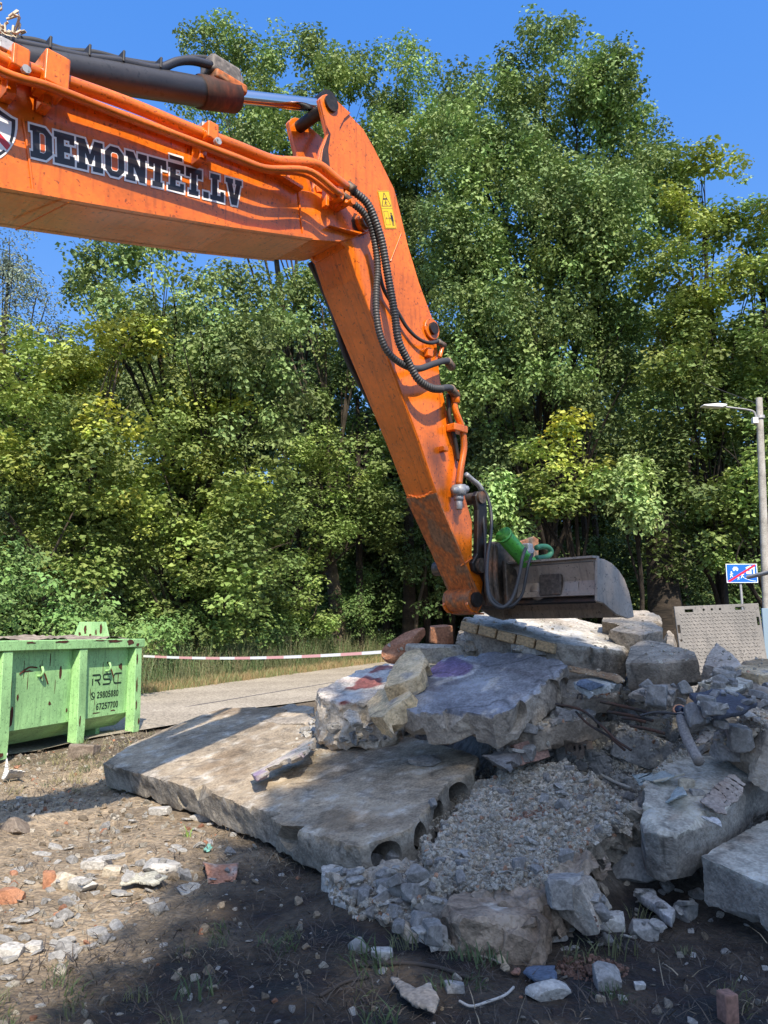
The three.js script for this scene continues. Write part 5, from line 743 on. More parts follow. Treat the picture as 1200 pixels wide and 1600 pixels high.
slab('concrete_block', 'pale tilted slab at the picture edge, under the cream block', 'concrete slab', [[1110, 1075, 5.7], [1215, 1110, 5.3], [1130, 1048, 6.2]], [[1090, 1072], [1110, 1052], [1160, 1050], [1230, 1062], [1230, 1130], [1195, 1110], [1150, 1088]], 0.16, { cell: 0.022, seed: 56, rough: 0.03, color: C.block });
slab('concrete_boulder', 'large pale boulder at the picture edge, beside the blue black sheet', 'concrete boulder', [[1165, 1120, 5.1], [1210, 1135, 5.0], [1190, 1072, 5.7]], [[1156, 1110], [1162, 1080], [1185, 1062], [1230, 1075], [1230, 1150], [1195, 1140]], 0.36, { cell: 0.022, seed: 57, rough: 0.05, chip: 0.08, slope: 0.25, color: C.block });
slab('concrete_fragment', 'low grey ledge under the long grey block, partly buried', 'concrete slab', [[850, 1080, 6.25], [960, 1085, 6.1], [870, 1056, 6.7]], [[840, 1080], [850, 1056], [890, 1048], [950, 1052], [975, 1070], [960, 1088], [900, 1092]], 0.14, { cell: 0.022, seed: 58, color: C.block });
slab('concrete_fragment', 'dark grey ledge under the overhang of the graffiti slab, partly buried', 'concrete slab', [[800, 1135, 6.0], [900, 1120, 5.9], [830, 1105, 6.4]], [[770, 1145], [800, 1115], [850, 1098], [915, 1100], [930, 1118], [880, 1128], [830, 1140]], 0.18, { cell: 0.022, seed: 59, color: C.block });
// plaster panel in front on the right and the slab under it
const plas = slab('wall_section', 'thick block wall section with a smooth pale green plastered top, cracked across', 'wall section', [[1056, 1304, 4.55], [985, 1246, 5.0], [1205, 1200, 5.25]],
  [[1056, 1304], [1030, 1300], [1007, 1290], [985, 1246], [1010, 1210], [1045, 1180], [1080, 1155], [1120, 1132], [1180, 1140], [1235, 1160], [1235, 1190], [1200, 1200], [1170, 1218], [1135, 1262], [1095, 1284]], 0.31,
  { cell: 0.023, rough: 0.035, chip: 0.06, top: 0.005, broken: 0.2, seed: 61, color: C.plaster, cracks: [[0.15, -1.2, -0.25, 0.35, 0.012], [0.05, 0.62, 0.75, 0.58, 0.02]] });
slab('concrete_block', 'pale slab under the plaster panel, at the lower edge of the pile', 'concrete slab', [[1118, 1344, 4.45], [1230, 1400, 4.0], [1200, 1285, 4.95]], [[1095, 1338], [1125, 1320], [1165, 1296], [1235, 1262], [1260, 1330], [1230, 1396], [1180, 1374]], 0.24, { cell: 0.024, rough: 0.025, chip: 0.04, seed: 62, color: C.plaster });
// the crushed hollow core panel in front
const front = slab('crushed_panel', 'crushed hollow core panel in front, its top ground to rubble and its end broken open', 'concrete panel', [[700, 1392, 4.5], [1000, 1262, 4.95], [760, 1197, 6.1]],
  [[700, 1398], [680, 1372], [660, 1350], [655, 1322], [672, 1288], [705, 1250], [760, 1200], [800, 1180], [880, 1185], [950, 1205], [1000, 1250], [992, 1280], [955, 1300], [930, 1330], [905, 1365], [880, 1392], [850, 1418], [800, 1425], [750, 1418]], 0.62,
  { cell: 0.022, rough: 0.24, chip: 0.3, top: 0.03, craggy: 0.13, broken: 0.8, bite: 0.10, seed: 71, color: (u, v, w, n) => mixc(C.crumble(u, v, w, n), [0.23, 0.18, 0.14], sm(-v + 0.35 * fbm(u * 4, v * 4, w * 4, 2), 0.0, 0.3) * 0.8), slope: -0.12, holes: [[1.15, -0.12, 0.6, 0.6, 0.10], [0.68, -0.5, 0.3, 0.2, 0.105], [1.62, 0.1, 1.1, 0.7, 0.10]] });
slab('concrete_block', 'broken slope of cracked concrete lumps at the front foot of the pile', 'concrete slab', [[600, 1450, 4.25], [690, 1480, 4.1], [600, 1360, 4.9]], [[510, 1350], [560, 1352], [610, 1340], [660, 1340], [690, 1390], [705, 1440], [700, 1478], [650, 1468], [600, 1446], [560, 1420], [520, 1390]], 0.5, { cell: 0.022, rough: 0.22, chip: 0.3, top: 0.04, craggy: 0.16, broken: 0.9, bite: 0.1, seed: 72, color: C.crumble });
slab('concrete_block', 'brown stained broken slab end at the very front of the crushed panel', 'concrete slab', [[700, 1415, 4.22], [850, 1424, 4.15], [760, 1385, 4.6]], [[688, 1412], [705, 1392], [760, 1386], [830, 1390], [868, 1400], [862, 1418], [845, 1440], [790, 1436], [720, 1432]], 0.34, { cell: 0.02, rough: 0.08, chip: 0.12, craggy: 0.035, broken: 0.6, bite: 0.07, seed: 81, color: (u, v, w) => mixc(mixc([0.26, 0.205, 0.16], [0.36, 0.31, 0.26], clamp(0.5 + 1.2 * fbm(u * 5, v * 5, w * 5, 3), 0, 1)), [0.60, 0.59, 0.56], sm(fbm(u * 3 + 2, v * 3, w * 3, 3), 0.12, 0.26)) });
slab('concrete_block', 'speckled grey block with a straight break at the open end of the crushed panel', 'concrete slab', [[868, 1392, 4.3], [918, 1352, 4.5], [880, 1360, 4.7]], [[858, 1396], [852, 1372], [876, 1352], [915, 1346], [925, 1358], [900, 1390]], 0.22, { cell: 0.018, rough: 0.03, chip: 0.04, broken: 0.4, seed: 82, color: C.block });
slab('concrete_plate', 'thin pale slab lying flat in the rubble under the plaster dome', 'concrete slab', [[1085, 1064, 5.55], [1140, 1082, 5.35], [1130, 1050, 5.9]], [[1082, 1064], [1130, 1050], [1182, 1064], [1142, 1084]], 0.07, { cell: 0.017, rough: 0.02, broken: 0.3, seed: 83, color: C.plaster });
slab('concrete_plate', 'thin grey slab wedged under the long grey block', 'concrete slab', [[985, 1078, 5.5], [1035, 1094, 5.3], [1040, 1064, 5.8]], [[978, 1078], [1035, 1062], [1080, 1076], [1034, 1096]], 0.06, { cell: 0.017, rough: 0.02, broken: 0.3, seed: 84, color: C.block });
slab('concrete_plate', 'thin blue grey plaster slab in the rubble right below the rusty strip', 'plaster', [[888, 1070, 5.8], [925, 1082, 5.65], [940, 1056, 6.0]], [[884, 1068], [938, 1054], [970, 1068], [922, 1084]], 0.05, { cell: 0.016, rough: 0.02, broken: 0.3, seed: 85, color: (u, v, w) => mixc([0.30, 0.36, 0.40], [0.46, 0.49, 0.50], clamp(0.5 + fbm(u * 6, v * 6, w * 6, 3), 0, 1)) });
slab('concrete_plate', 'dark thin slab edge at the foot of the graffiti slab, by the slotted bricks', 'concrete slab', [[752, 1182, 5.75], [800, 1192, 5.55], [790, 1165, 6.0]], [[745, 1182], [785, 1164], [842, 1168], [802, 1194]], 0.07, { cell: 0.017, rough: 0.03, broken: 0.4, seed: 86, color: (u, v, w) => mixc([0.16, 0.17, 0.19], [0.27, 0.27, 0.28], clamp(0.5 + fbm(u * 6, v * 6, w * 6, 3), 0, 1)) });
slab('white_rubble', 'white plaster lump at the left foot of the front rubble', 'plaster', [[505, 1390, 4.75], [560, 1395, 4.7], [520, 1350, 5.15]], [[498, 1385], [502, 1352], [525, 1346], [552, 1356], [548, 1385], [566, 1400], [540, 1408]], 0.2, { cell: 0.02, rough: 0.05, chip: 0.1, seed: 73, color: () => [0.56, 0.57, 0.58] });

// ---------------------------------------------------------------- single chunks, bricks, rods and loose finds
function rockGeo(seed, sx, sy, sz, detail = 9, amp = 0.05, boxy = seed % 3 !== 0) { // broken lump: a ball cut by random planes
  const r = rng(seed), planes = [], g = new THREE.IcosahedronGeometry(1, detail), p = g.attributes.position, v = V();
  if (boxy) for (const [a, b, c] of [[1, 0, 0], [-1, 0, 0], [0, 1, 0], [0, -1, 0], [0, 0, 1], [0, 0, -1]]) planes.push([V(a + (r() - 0.5) * 0.3, b + (r() - 0.5) * 0.25, c + (r() - 0.5) * 0.3).normalize(), 0.66 + 0.16 * r()]);
  for (let i = 0; i < (boxy ? 5 : 12); i++) { const n = V(r() * 2 - 1, r() * 2 - 1, r() * 2 - 1).normalize(); planes.push([n, boxy ? 0.7 + 0.25 * r() : 0.5 + 0.4 * r()]); }
  const nn = new Float32Array(p.count * 3);
  const pos = (q) => { let m = 1.15; for (const [n, d] of planes) { const k = n.dot(q); if (k > 0.05) m = Math.min(m, d / k); } m *= 1 + amp * 1.6 * fbm(q.x * 3 + seed, q.y * 3, q.z * 3, 3); return V(q.x * m * sx, q.y * m * sy, q.z * m * sz); };
  for (let i = 0; i < p.count; i++) { const q = pos(v.fromBufferAttribute(p, i).normalize()); p.setXYZ(i, q.x, q.y, q.z); }
  return toCreasedNormals(boxUV(g), 0.24);
}
const tint = (g, f) => paint(g, (x, y, z) => f(0.5 + fbm(x * 9 + 3, y * 9, z * 9, 3) * 1.2));
const PAL = { grey: (a) => mixc([0.24, 0.235, 0.225], [0.42, 0.41, 0.39], clamp(a, 0, 1)), pale: (a) => mixc([0.42, 0.41, 0.38], [0.60, 0.58, 0.54], clamp(a, 0, 1)), brown: (a) => mixc([0.17, 0.13, 0.10], [0.30, 0.25, 0.20], clamp(a, 0, 1)), cream: (a) => mixc([0.40, 0.37, 0.33], [0.66, 0.57, 0.42], clamp(a, 0, 1)), brick: (a) => mixc([0.40, 0.16, 0.08], [0.52, 0.27, 0.16], clamp(a, 0, 1)), blue: (a) => mixc([0.10, 0.14, 0.22], [0.20, 0.26, 0.36], clamp(a, 0, 1)) };
let rockSeed = 500;
function lump(name, label, x, y, wpx, hpx, pal, o = {}) { // a lump seen at (x, y) of that width and height in the picture
  const h = o.D ? { p: at(x, y + hpx * 0.35, o.D) } : seen(x, y + hpx * 0.35) ?? seen(x, y + hpx * 0.5); if (!h) return null; const d = -h.p.z, w = wpx * d / FOCAL / 2, t = hpx * d / FOCAL / 2;
  const g = tint(rockGeo(o.seed ?? rockSeed++, w * 1.12, t * 1.05, (o.deep ?? 0.8) * w, o.detail ?? 13, (o.amp ?? 0.06) * 0.7), PAL[pal]); if (o.roll) g.rotateZ(o.roll); if (o.pitch) g.rotateX(o.pitch); if (o.yaw) g.rotateY(o.yaw);
  const m = single(name, g, M.stone, label, o.cat ?? 'rubble chunk', o.group, h.p.clone().add(V(0, t * (o.lift ?? 0.35), -w * 0.2))); solid(m); return m;
}
lump('concrete_boulder', 'largest loose boulder, pale top and dark broken end, beside the thin grey pipe', 1003, 1162, 98, 66, 'grey', { roll: -0.35, deep: 0.7, seed: 11 });
lump('cream_lump', 'cream lump in a patch of sun beside the rods, upper of two', 1020, 1100, 66, 40, 'cream', { seed: 12 });
lump('cream_lump', 'cream and grey lump below its sunlit twin, just above the largest loose boulder', 1030, 1130, 62, 34, 'cream', { seed: 13 });
lump('concrete_chunk', 'rough grey chunk lying under the blue black sheet', 1150, 1140, 80, 50, 'grey', { seed: 14, lift: -0.3 });
lump('concrete_chunk', 'dark round lump in the cavity under the plaster panel', 990, 1355, 80, 56, 'grey', { seed: 15, amp: 0.02 });
lump('concrete_chunk', 'pale rounded lump on the soil beside the narrow plank piece', 957, 1440, 46, 40, 'pale', { seed: 16 });
lump('concrete_chunk', 'oval flat faced lump on the soil below the narrow plank piece', 1008, 1452, 44, 34, 'grey', { seed: 17, roll: -0.2 });
lump('concrete_chunk', 'violet grey lump on the soil right of the narrow plank piece', 1070, 1422, 50, 34, 'grey', { seed: 18 });
lump('concrete_chunk', 'grey broken lump at the top of the soil, in front of the cavity', 1010, 1398, 30, 24, 'pale', { seed: 19 });
lump('concrete_chunk', 'squared broken lump on the open edge of the crushed panel', 885, 1385, 62, 56, 'grey', { seed: 20, amp: 0.03 });
lump('concrete_chunk', 'flat grey plate of concrete set in the front rubble slope', 655, 1388, 74, 60, 'grey', { seed: 21, amp: 0.03, pitch: 0.4 });
lump('concrete_chunk', 'smooth split plate of concrete low on the front rubble slope', 672, 1415, 60, 36, 'grey', { seed: 22, amp: 0.02 });
lump('long_chunk', 'long white speckled piece of concrete at the front foot of the rubble', 694, 1478, 84, 22, 'pale', { seed: 23, roll: -0.42, deep: 0.3, amp: 0.02 });
lump('concrete_chunk', 'upright grey chunk standing alone on the soil left of the front rubble', 560, 1475, 30, 38, 'grey', { seed: 24 });
lump('concrete_chunk', 'small split grey chunk beside the upright one on the soil', 597, 1490, 36, 22, 'pale', { seed: 25 });
lump('concrete_chunk', 'grey brown flat chunk on the dark soil above the pale twig', 712, 1542, 34, 20, 'grey', { seed: 26 });
lump('concrete_chunk', 'white chunk below the blue tile at the front edge of the soil', 858, 1550, 52, 30, 'pale', { seed: 27 });
lump('concrete_chunk', 'grey lump half covered by red brown crumbs on the front soil', 950, 1528, 46, 46, 'grey', { seed: 28 });
lump('concrete_chunk', 'small grey stone alone on the soil below the red brown crumbs', 1000, 1540, 18, 14, 'pale', { seed: 29 });
lump('concrete_chunk', 'grey slab chip on the long panel beside the graffiti slab', 672, 1188, 52, 18, 'grey', { seed: 30, pitch: 0.2 });
lump('concrete_chunk', 'long wedge of concrete behind the graffiti slab under the top slab', 828, 1012, 60, 22, 'pale', { seed: 31 });
lump('rubble_mass', 'pale crumbly mass between the brick chunk and the graffiti slab', 690, 1015, 120, 40, 'cream', { seed: 32, deep: 0.5, D: 6.95, cat: 'rubble chunk' });
lump('brick_chunk', 'orange brown brick chunk leaning at the left end of the pile top', 632, 1000, 62, 40, 'brick', { seed: 33, D: 7.1, roll: 0.6, deep: 0.5, amp: 0.03 });
lump('brick_chunk', 'orange perforated brick chunk behind the pale mass, left of the top slab', 690, 985, 42, 34, 'brick', { seed: 34, D: 7.2, deep: 0.5, amp: 0.02 });
lump('concrete_chunk', 'pale round stone at the edge of the plaster panel, beside the teal flake', 991, 1222, 28, 24, 'pale', { seed: 35 });
lump('concrete_chunk', 'flat grey brown stone left of the pale round stone', 962, 1212, 42, 22, 'grey', { seed: 36 });
lump('concrete_chunk', 'small tan lump on the plaster panel at the end of the thin stick', 1073, 1222, 24, 22, 'cream', { seed: 37 });
lump('concrete_chunk', 'small dark stone on the plaster panel below the tan lump', 1090, 1237, 24, 12, 'grey', { seed: 38 });
lump('concrete_chunk', 'bluish squared chunk hanging off the end of the sunlit lumps', 1046, 1133, 26, 36, 'grey', { seed: 39 });
lump('brick_chunk', 'red brick piece in the rubble below the top slab', 938, 1080, 30, 16, 'brick', { seed: 40, roll: -0.4 });
lump('concrete_chunk', 'cream and grey block end in the rubble below the top slab', 972, 1082, 30, 18, 'cream', { seed: 41 });
lump('concrete_chunk', 'grey chunk half way along the rusty strip under the top slab', 925, 1068, 40, 20, 'blue', { seed: 42 });
lump('concrete_chunk', 'round grey lump among the rods', 930, 1112, 28, 22, 'grey', { seed: 43 });
lump('concrete_chunk', 'flat topped lump below the rods, left of the largest boulder', 948, 1132, 30, 20, 'grey', { seed: 44 });
lump('tan_chunk', 'pale tan broken block at the left edge of the ground, beside an orange one', 95, 1378, 40, 30, 'cream', { seed: 45 });
lump('brick_chunk', 'orange brick standing on the sunlit soil', 76, 1370, 22, 32, 'brick', { seed: 46, amp: 0.02 });
lump('brick_chunk', 'orange brick piece cut by the left picture edge on the sunlit soil', 14, 1398, 44, 34, 'brick', { seed: 47 });
lump('concrete_chunk', 'grey flat stone on the sunlit soil between orange brick and pale plate', 130, 1382, 50, 24, 'pale', { seed: 48 });
lump('concrete_chunk', 'low pale stone on the sunlit soil above the flat grey stone', 150, 1348, 44, 22, 'pale', { seed: 49 });
lump('concrete_chunk', 'pale stone on the sunlit soil near the terracotta pipe', 175, 1360, 30, 22, 'cream', { seed: 50 });
lump('concrete_chunk', 'greenish white broken lump above the pale plate on the soil', 250, 1352, 60, 22, 'pale', { seed: 51 });
lump('concrete_chunk', 'white stone at the lower left picture edge', 12, 1487, 40, 26, 'pale', { seed: 52 });
lump('concrete_chunk', 'white split stone beside the lower left picture edge', 48, 1480, 32, 18, 'pale', { seed: 53 });
lump('concrete_chunk', 'triangular white chip leaning at the foot of the long panel', 318, 1276, 44, 22, 'pale', { seed: 54, deep: 0.3 });
lump('concrete_chunk', 'grey white chip beside the corner of the long panel', 248, 1266, 34, 16, 'pale', { seed: 55 });
lump('soil_clod', 'brown clod of soil on the bank beside the skip', 128, 1172, 50, 34, 'brown', { seed: 56, cat: 'soil clod' });
lump('soil_clod', 'dark wet clod of soil at the left picture edge on the ground', 20, 1290, 50, 24, 'brown', { seed: 57, cat: 'soil clod' });
// perforated bricks, with their slots
function slotted(name, label, x, y, w, h, dpt, yaw, roll, slots, mat, lift = 0.02) {
  const q = seen(x, y), holes = slots.map(([u, v, a, b]) => [[u - a / 2, v - b / 2], [u + a / 2, v - b / 2 + 0.01], [u + a / 2, v + b / 2], [u - a / 2, v + b / 2 - 0.01]]);
  const r = rng(x | 0), P = []; for (const [a, b, c, d] of [[-w / 2, -h / 2, w / 2, -h / 2], [w / 2, -h / 2, w / 2, h / 2], [w / 2, h / 2, -w / 2, h / 2], [-w / 2, h / 2, -w / 2, -h / 2]]) for (let i = 0; i < 5; i++) P.push([lerp(a, c, i / 5) + (r() - 0.5) * 0.008, lerp(b, d, i / 5) + (r() - 0.5) * 0.008]);
  const t = thing(name, label, 'brick', q.p.clone().add(V(0, lift + h * 0.25, 0.0))); t.rotation.set(-0.25, yaw, roll);
  part('face', extrude(P, -0.03, 0, 0.002, holes), mat, t); part('core', box(w * 0.96, h * 0.94, dpt, 0, 0, -dpt / 2 - 0.025, 0.006), std({ color: rgb(0.05, 0.04, 0.035) }), t);  // near-black box behind the slots, its colour standing in for their inner shade
  part('shell', [box(w, 0.018, dpt + 0.03, 0, h / 2 - 0.006, -dpt / 2 - 0.012, 0.005), box(0.018, h, dpt + 0.03, w / 2 - 0.006, 0, -dpt / 2 - 0.012, 0.005), box(0.018, h, dpt + 0.03, -w / 2 + 0.006, 0, -dpt / 2 - 0.012, 0.005)].slice(0, 1), mat, t); return t;
}
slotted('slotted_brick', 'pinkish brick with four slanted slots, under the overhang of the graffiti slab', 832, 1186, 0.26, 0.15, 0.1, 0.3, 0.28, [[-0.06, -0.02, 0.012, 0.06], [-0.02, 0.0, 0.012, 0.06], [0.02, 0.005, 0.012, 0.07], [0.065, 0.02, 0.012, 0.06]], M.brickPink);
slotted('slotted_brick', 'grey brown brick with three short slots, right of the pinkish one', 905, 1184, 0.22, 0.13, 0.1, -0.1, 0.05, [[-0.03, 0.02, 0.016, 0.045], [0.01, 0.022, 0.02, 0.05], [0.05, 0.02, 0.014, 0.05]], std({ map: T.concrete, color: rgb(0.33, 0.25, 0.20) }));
{ const q = seen(1138, 1594), t = single('brick', boxUV(new RoundedBoxGeometry(0.065, 0.16, 0.065, 3, 0.008)), std({ map: T.concrete, color: rgb(0.30, 0.17, 0.13) }), 'brown brick stub standing at the bottom edge of the picture', 'brick', null, q.p.clone().add(V(0, 0.03, 0))); t.rotation.set(0, 0.3, -0.03); }
// flat pieces: curled plates cut to an outline
function sheet(name, label, cat, pts, th, pal, o = {}) { // pts: picture outline, laid on a plane through three of them
  const q = pts.map(([x, y, d]) => d ? at(x, y, d) : seen(x, y)?.p ?? at(x, y, 5)), c = q.reduce((a, b) => a.clone().add(b)).multiplyScalar(1 / q.length);
  let n = V(0, 0, 0); for (let i = 0; i < q.length; i++) n.add(q[i].clone().sub(c).cross(q[(i + 1) % q.length].clone().sub(c))); n.normalize(); if (n.y < 0) n.negate(); if (o.up) n.lerp(V(0, 1, 0), o.up).normalize();
  const ux = q[1].clone().sub(q[0]).projectOnPlane(n).normalize(), vy = n.clone().cross(ux), P = pts.map(([x, y], i) => { const p = onPlane(x, y, c, n).sub(c); return [p.dot(ux), p.dot(vy)]; });
  const R = []; P.forEach((p, i) => { const e = P[(i + 1) % P.length]; for (let k = 0; k < 6; k++) R.push([lerp(p[0], e[0], k / 6) + 0.012 * n3(p[0] * 9 + k, i, 3), lerp(p[1], e[1], k / 6) + 0.012 * n3(i, p[1] * 9 + k, 7)]); });
  const us = R.map((p) => p[0]), vs = R.map((p) => p[1]), cell = o.cell ?? 0.014, cu = o.curl ?? 0.5, sd = pts[0][0];
  const bend = (u, v) => cu * (u * u - v * v * 0.4) + 0.02 * n3(u * 6 + sd, v * 6, 2);
  const g = nets((u, v, w) => { const d = polyD(R, u, v); return d > 0.08 ? d : smax(d, Math.abs(w - bend(u, v)) - Math.max(th, cell * 1.05) / 2, 0.006); }, [Math.min(...us) - 0.05, Math.min(...vs) - 0.05, -0.25], [Math.max(...us) + 0.05, Math.max(...vs) + 0.05, 0.25], cell);
  paint(g, (u, v, w) => pal(0.5 + 1.1 * fbm(u * 8 + sd, v * 8, w * 4, 3), u, v, w));
  const gg = boxUV(g).applyMatrix4(new THREE.Matrix4().makeBasis(ux, vy, n)); const m = single(name, gg, o.mat ?? M.stone, label, cat, o.group, c.clone().addScaledVector(n, o.lift ?? 0.02)); solid(m); return m;
}
sheet('blue_black_sheet', 'blue black broken facing sheet with pale edges, under the pale boulder at the edge', 'facing sheet', [[1076, 1092, 5.0], [1110, 1084, 5.15], [1150, 1090, 5.15], [1182, 1108, 4.95], [1160, 1118, 4.85], [1122, 1126, 4.75], [1100, 1118, 4.8]], 0.03, (a, u, v) => mixc(mixc([0.055, 0.062, 0.085], [0.09, 0.10, 0.13], a), [0.40, 0.42, 0.46], sm(a, 0.78, 0.9)), { curl: 0.1 });
sheet('teal_flake', 'pale teal flake of plaster on the near end of the plaster panel', 'plaster flake', [[996, 1235], [1040, 1226], [1072, 1240], [1085, 1268], [1060, 1270], [1025, 1256]], 0.012, (a) => mixc([0.40, 0.47, 0.46], [0.52, 0.58, 0.57], a), { up: 0.3, lift: 0.03 });
sheet('teal_flake', 'smaller teal flake behind the other, beside the pale round stone', 'plaster flake', [[1005, 1228], [1040, 1212], [1060, 1222], [1030, 1232]], 0.012, (a) => mixc([0.42, 0.48, 0.46], [0.54, 0.59, 0.57], a), { up: 0.2, lift: 0.035 });
sheet('beige_flake', 'beige ragged flake curling over the front edge of the plaster panel', 'plaster flake', [[1090, 1262], [1110, 1240], [1135, 1228], [1158, 1246], [1150, 1262], [1128, 1272], [1132, 1290], [1112, 1292]], 0.012, (a) => mixc([0.36, 0.29, 0.25], [0.50, 0.44, 0.39], a), { up: 0.3, lift: 0.04, curl: 1 });
sheet('white_flake', 'white triangular flake hanging over the block face of the plaster panel', 'plaster flake', [[1092, 1276, 4.5], [1120, 1282, 4.52], [1130, 1296, 4.42]], 0.014, (a) => mixc([0.55, 0.54, 0.52], [0.66, 0.65, 0.63], a), { lift: 0.01 });
sheet('cream_shard', 'curved cream shard standing left under the blue black sheet', 'plaster shard', [[1078, 1134, 4.98], [1094, 1118, 5.02], [1098, 1128, 5], [1092, 1142, 4.92]], 0.014, (a) => mixc([0.48, 0.44, 0.36], [0.60, 0.56, 0.48], a), { curl: 3 });
sheet('beige_shard', 'curved beige shard lying below the cream one', 'plaster shard', [[1086, 1164, 4.85], [1096, 1150, 4.92], [1120, 1148, 4.92], [1112, 1160, 4.84], [1094, 1170, 4.8]], 0.014, (a) => mixc([0.40, 0.34, 0.28], [0.52, 0.46, 0.39], a), { curl: 2 });
sheet('beige_shard', 'ragged beige shard between the cream shard and the plaster panel', 'plaster shard', [[1094, 1134, 4.95], [1118, 1132, 4.98], [1128, 1140, 4.9], [1112, 1148, 4.88]], 0.014, (a) => mixc([0.40, 0.36, 0.31], [0.55, 0.50, 0.44], a), { curl: 2 });
sheet('beige_flake', 'long sandy flake under the grey chunk on the plaster panel', 'plaster flake', [[1125, 1150], [1165, 1142], [1200, 1146], [1170, 1160], [1135, 1164]], 0.012, (a) => mixc([0.40, 0.36, 0.28], [0.50, 0.46, 0.38], a), { up: 0.4, lift: 0.03, curl: 1 });
sheet('pale_plate', 'large pale greenish plate lying on the sunlit soil', 'plaster plate', [[186, 1394], [196, 1380], [230, 1364], [262, 1388], [240, 1396], [215, 1390]], 0.02, (a) => mixc([0.46, 0.45, 0.36], [0.58, 0.56, 0.47], a), { up: 0.5, lift: 0.05, curl: -0.9 });
sheet('terracotta_shell', 'broken terracotta pipe shell with an orange hollow on the soil', 'terracotta pipe', [[316, 1368], [322, 1352], [345, 1346], [372, 1356], [370, 1376], [350, 1400], [330, 1390]], 0.02, (a, u, v, w) => mixc([0.50, 0.24, 0.15], [0.42, 0.36, 0.32], sm(a + u * 2, 0.3, 0.7)), { up: 0.4, lift: 0.06, curl: -2.2 });
sheet('pointed_shard', 'long pointed beige shard lying on the dark soil at the bottom', 'plaster shard', [[608, 1538], [622, 1542], [650, 1566], [672, 1560], [686, 1582], [680, 1604], [648, 1590], [628, 1572]], 0.02, (a) => mixc([0.26, 0.23, 0.20], [0.42, 0.38, 0.33], a), { up: 0.5, lift: 0.05, curl: -0.5 });
sheet('blue_tile', 'smooth blue grey tile lying flat on the front soil', 'tile', [[818, 1524], [824, 1516], [866, 1516], [871, 1538], [836, 1538]], 0.016, (a) => mixc([0.10, 0.14, 0.20], [0.14, 0.18, 0.26], a), { up: 0.6, lift: 0.02, curl: 0 });
sheet('orange_tile', 'small orange tile chip left of the blue tile', 'tile', [[798, 1526], [808, 1518], [816, 1522], [812, 1532]], 0.014, (a) => mixc([0.34, 0.17, 0.11], [0.42, 0.24, 0.17], a), { lift: 0.02 });
sheet('dry_leaf', 'curled tan leaf on the dark soil below the crushed panel', 'leaf', [[780, 1506], [790, 1503], [802, 1520], [798, 1530], [786, 1522]], 0.012, (a) => mixc([0.40, 0.31, 0.20], [0.52, 0.42, 0.28], a), { lift: 0.03, curl: -3 });
sheet('plank_piece', 'narrow pale plank piece on the soil in front of the cavity', 'plank', [[998, 1418], [1010, 1410], [1056, 1445], [1050, 1460]], 0.05, (a) => mixc([0.44, 0.45, 0.45], [0.54, 0.54, 0.53], a), { up: 0.5, lift: 0.06, curl: 0 });
sheet('rusty_strip', 'bent rusty metal strip under the top slab', 'metal strip', [[888, 1046, 6.05], [930, 1050, 6], [965, 1058, 5.9], [978, 1070, 5.8], [968, 1072, 5.8], [930, 1060, 5.95], [890, 1054, 6.0]], 0.016, (a) => mixc([0.22, 0.12, 0.06], [0.44, 0.34, 0.22], a), { curl: 0.3 });
sheet('white_scraps', 'torn white scrap lying by the skip at the left edge', 'paper scrap', [[2, 1222], [12, 1212], [14, 1220], [30, 1218], [40, 1224], [16, 1228]], 0.012, () => [0.72, 0.72, 0.70], { lift: 0.04, curl: 2 });
sheet('turquoise_scrap', 'small turquoise scrap on the sunlit soil above the terracotta shell', 'plastic scrap', [[318, 1330], [326, 1324], [332, 1330], [324, 1336]], 0.012, () => [0.25, 0.55, 0.45], { lift: 0.02 });
// rods, pipe, disc, twigs
function stick(name, label, cat, list, r, mat, lift = 0.02) { const q = list.map(([x, y, d]) => (d ? at(x, y, d) : (seen(x, y)?.p ?? at(x, y, 5)).clone().add(V(0, lift, 0)))), c = q[0].clone(); const m = single(name, tube(q.map((p) => p.sub(c)), r, { seg: list.length * 6, sides: 8 }), mat, label, cat, null, c); return m; }
const bar = std({ map: T.rust, color: rgb(0.15, 0.13, 0.115), roughness: 0.7, metalness: 0.3 });
stick('steel_rod', 'bent steel rod from the dark gap to the largest boulder, uppermost of the bundle', 'steel rod', [[868, 1100, 5.45], [905, 1108, 5.35], [935, 1130, 5.1], [965, 1158, 4.85], [986, 1172, 4.75]], 0.009, bar);
stick('steel_rod', 'bent steel rod running beside its twin, ending lower at the largest boulder', 'steel rod', [[900, 1112, 5.4], [920, 1132, 5.2], [950, 1150, 5.0], [976, 1172, 4.8]], 0.008, bar);
stick('steel_rod', 'straight steel rod pointing to the sunlit cream lump, upper of four', 'steel rod', [[938, 1096, 5.5], [975, 1104, 5.4], [1012, 1113, 5.2]], 0.011, bar);
stick('steel_rod', 'straight steel rod lying across the lower cream lump, second of four', 'steel rod', [[950, 1112, 5.4], [985, 1118, 5.25], [1020, 1126, 5.05]], 0.011, bar);
stick('steel_rod', 'short steel rod below the others, third of four', 'steel rod', [[972, 1122, 5.2], [990, 1124, 5.12], [1008, 1128, 5.0]], 0.010, bar);
stick('steel_rod', 'flat lying steel rod above the largest boulder, lowest of four', 'steel rod', [[985, 1134, 5.05], [1015, 1140, 4.95], [1038, 1146, 4.85]], 0.010, bar);
stick('steel_hook', 'small bent wire hook in the rubble below the graffiti slab corner', 'wire hook', [[902, 1092, 5.5], [904, 1085, 5.5], [909, 1085, 5.5], [908, 1092, 5.45]], 0.006, bar);
stick('black_cable', 'black cable lying across the lumps to the small dark lens', 'cable', [[1000, 1118, 5.1], [1025, 1113, 5.15], [1052, 1115, 5.1], [1080, 1118, 5.0]], 0.008, M.rubber);
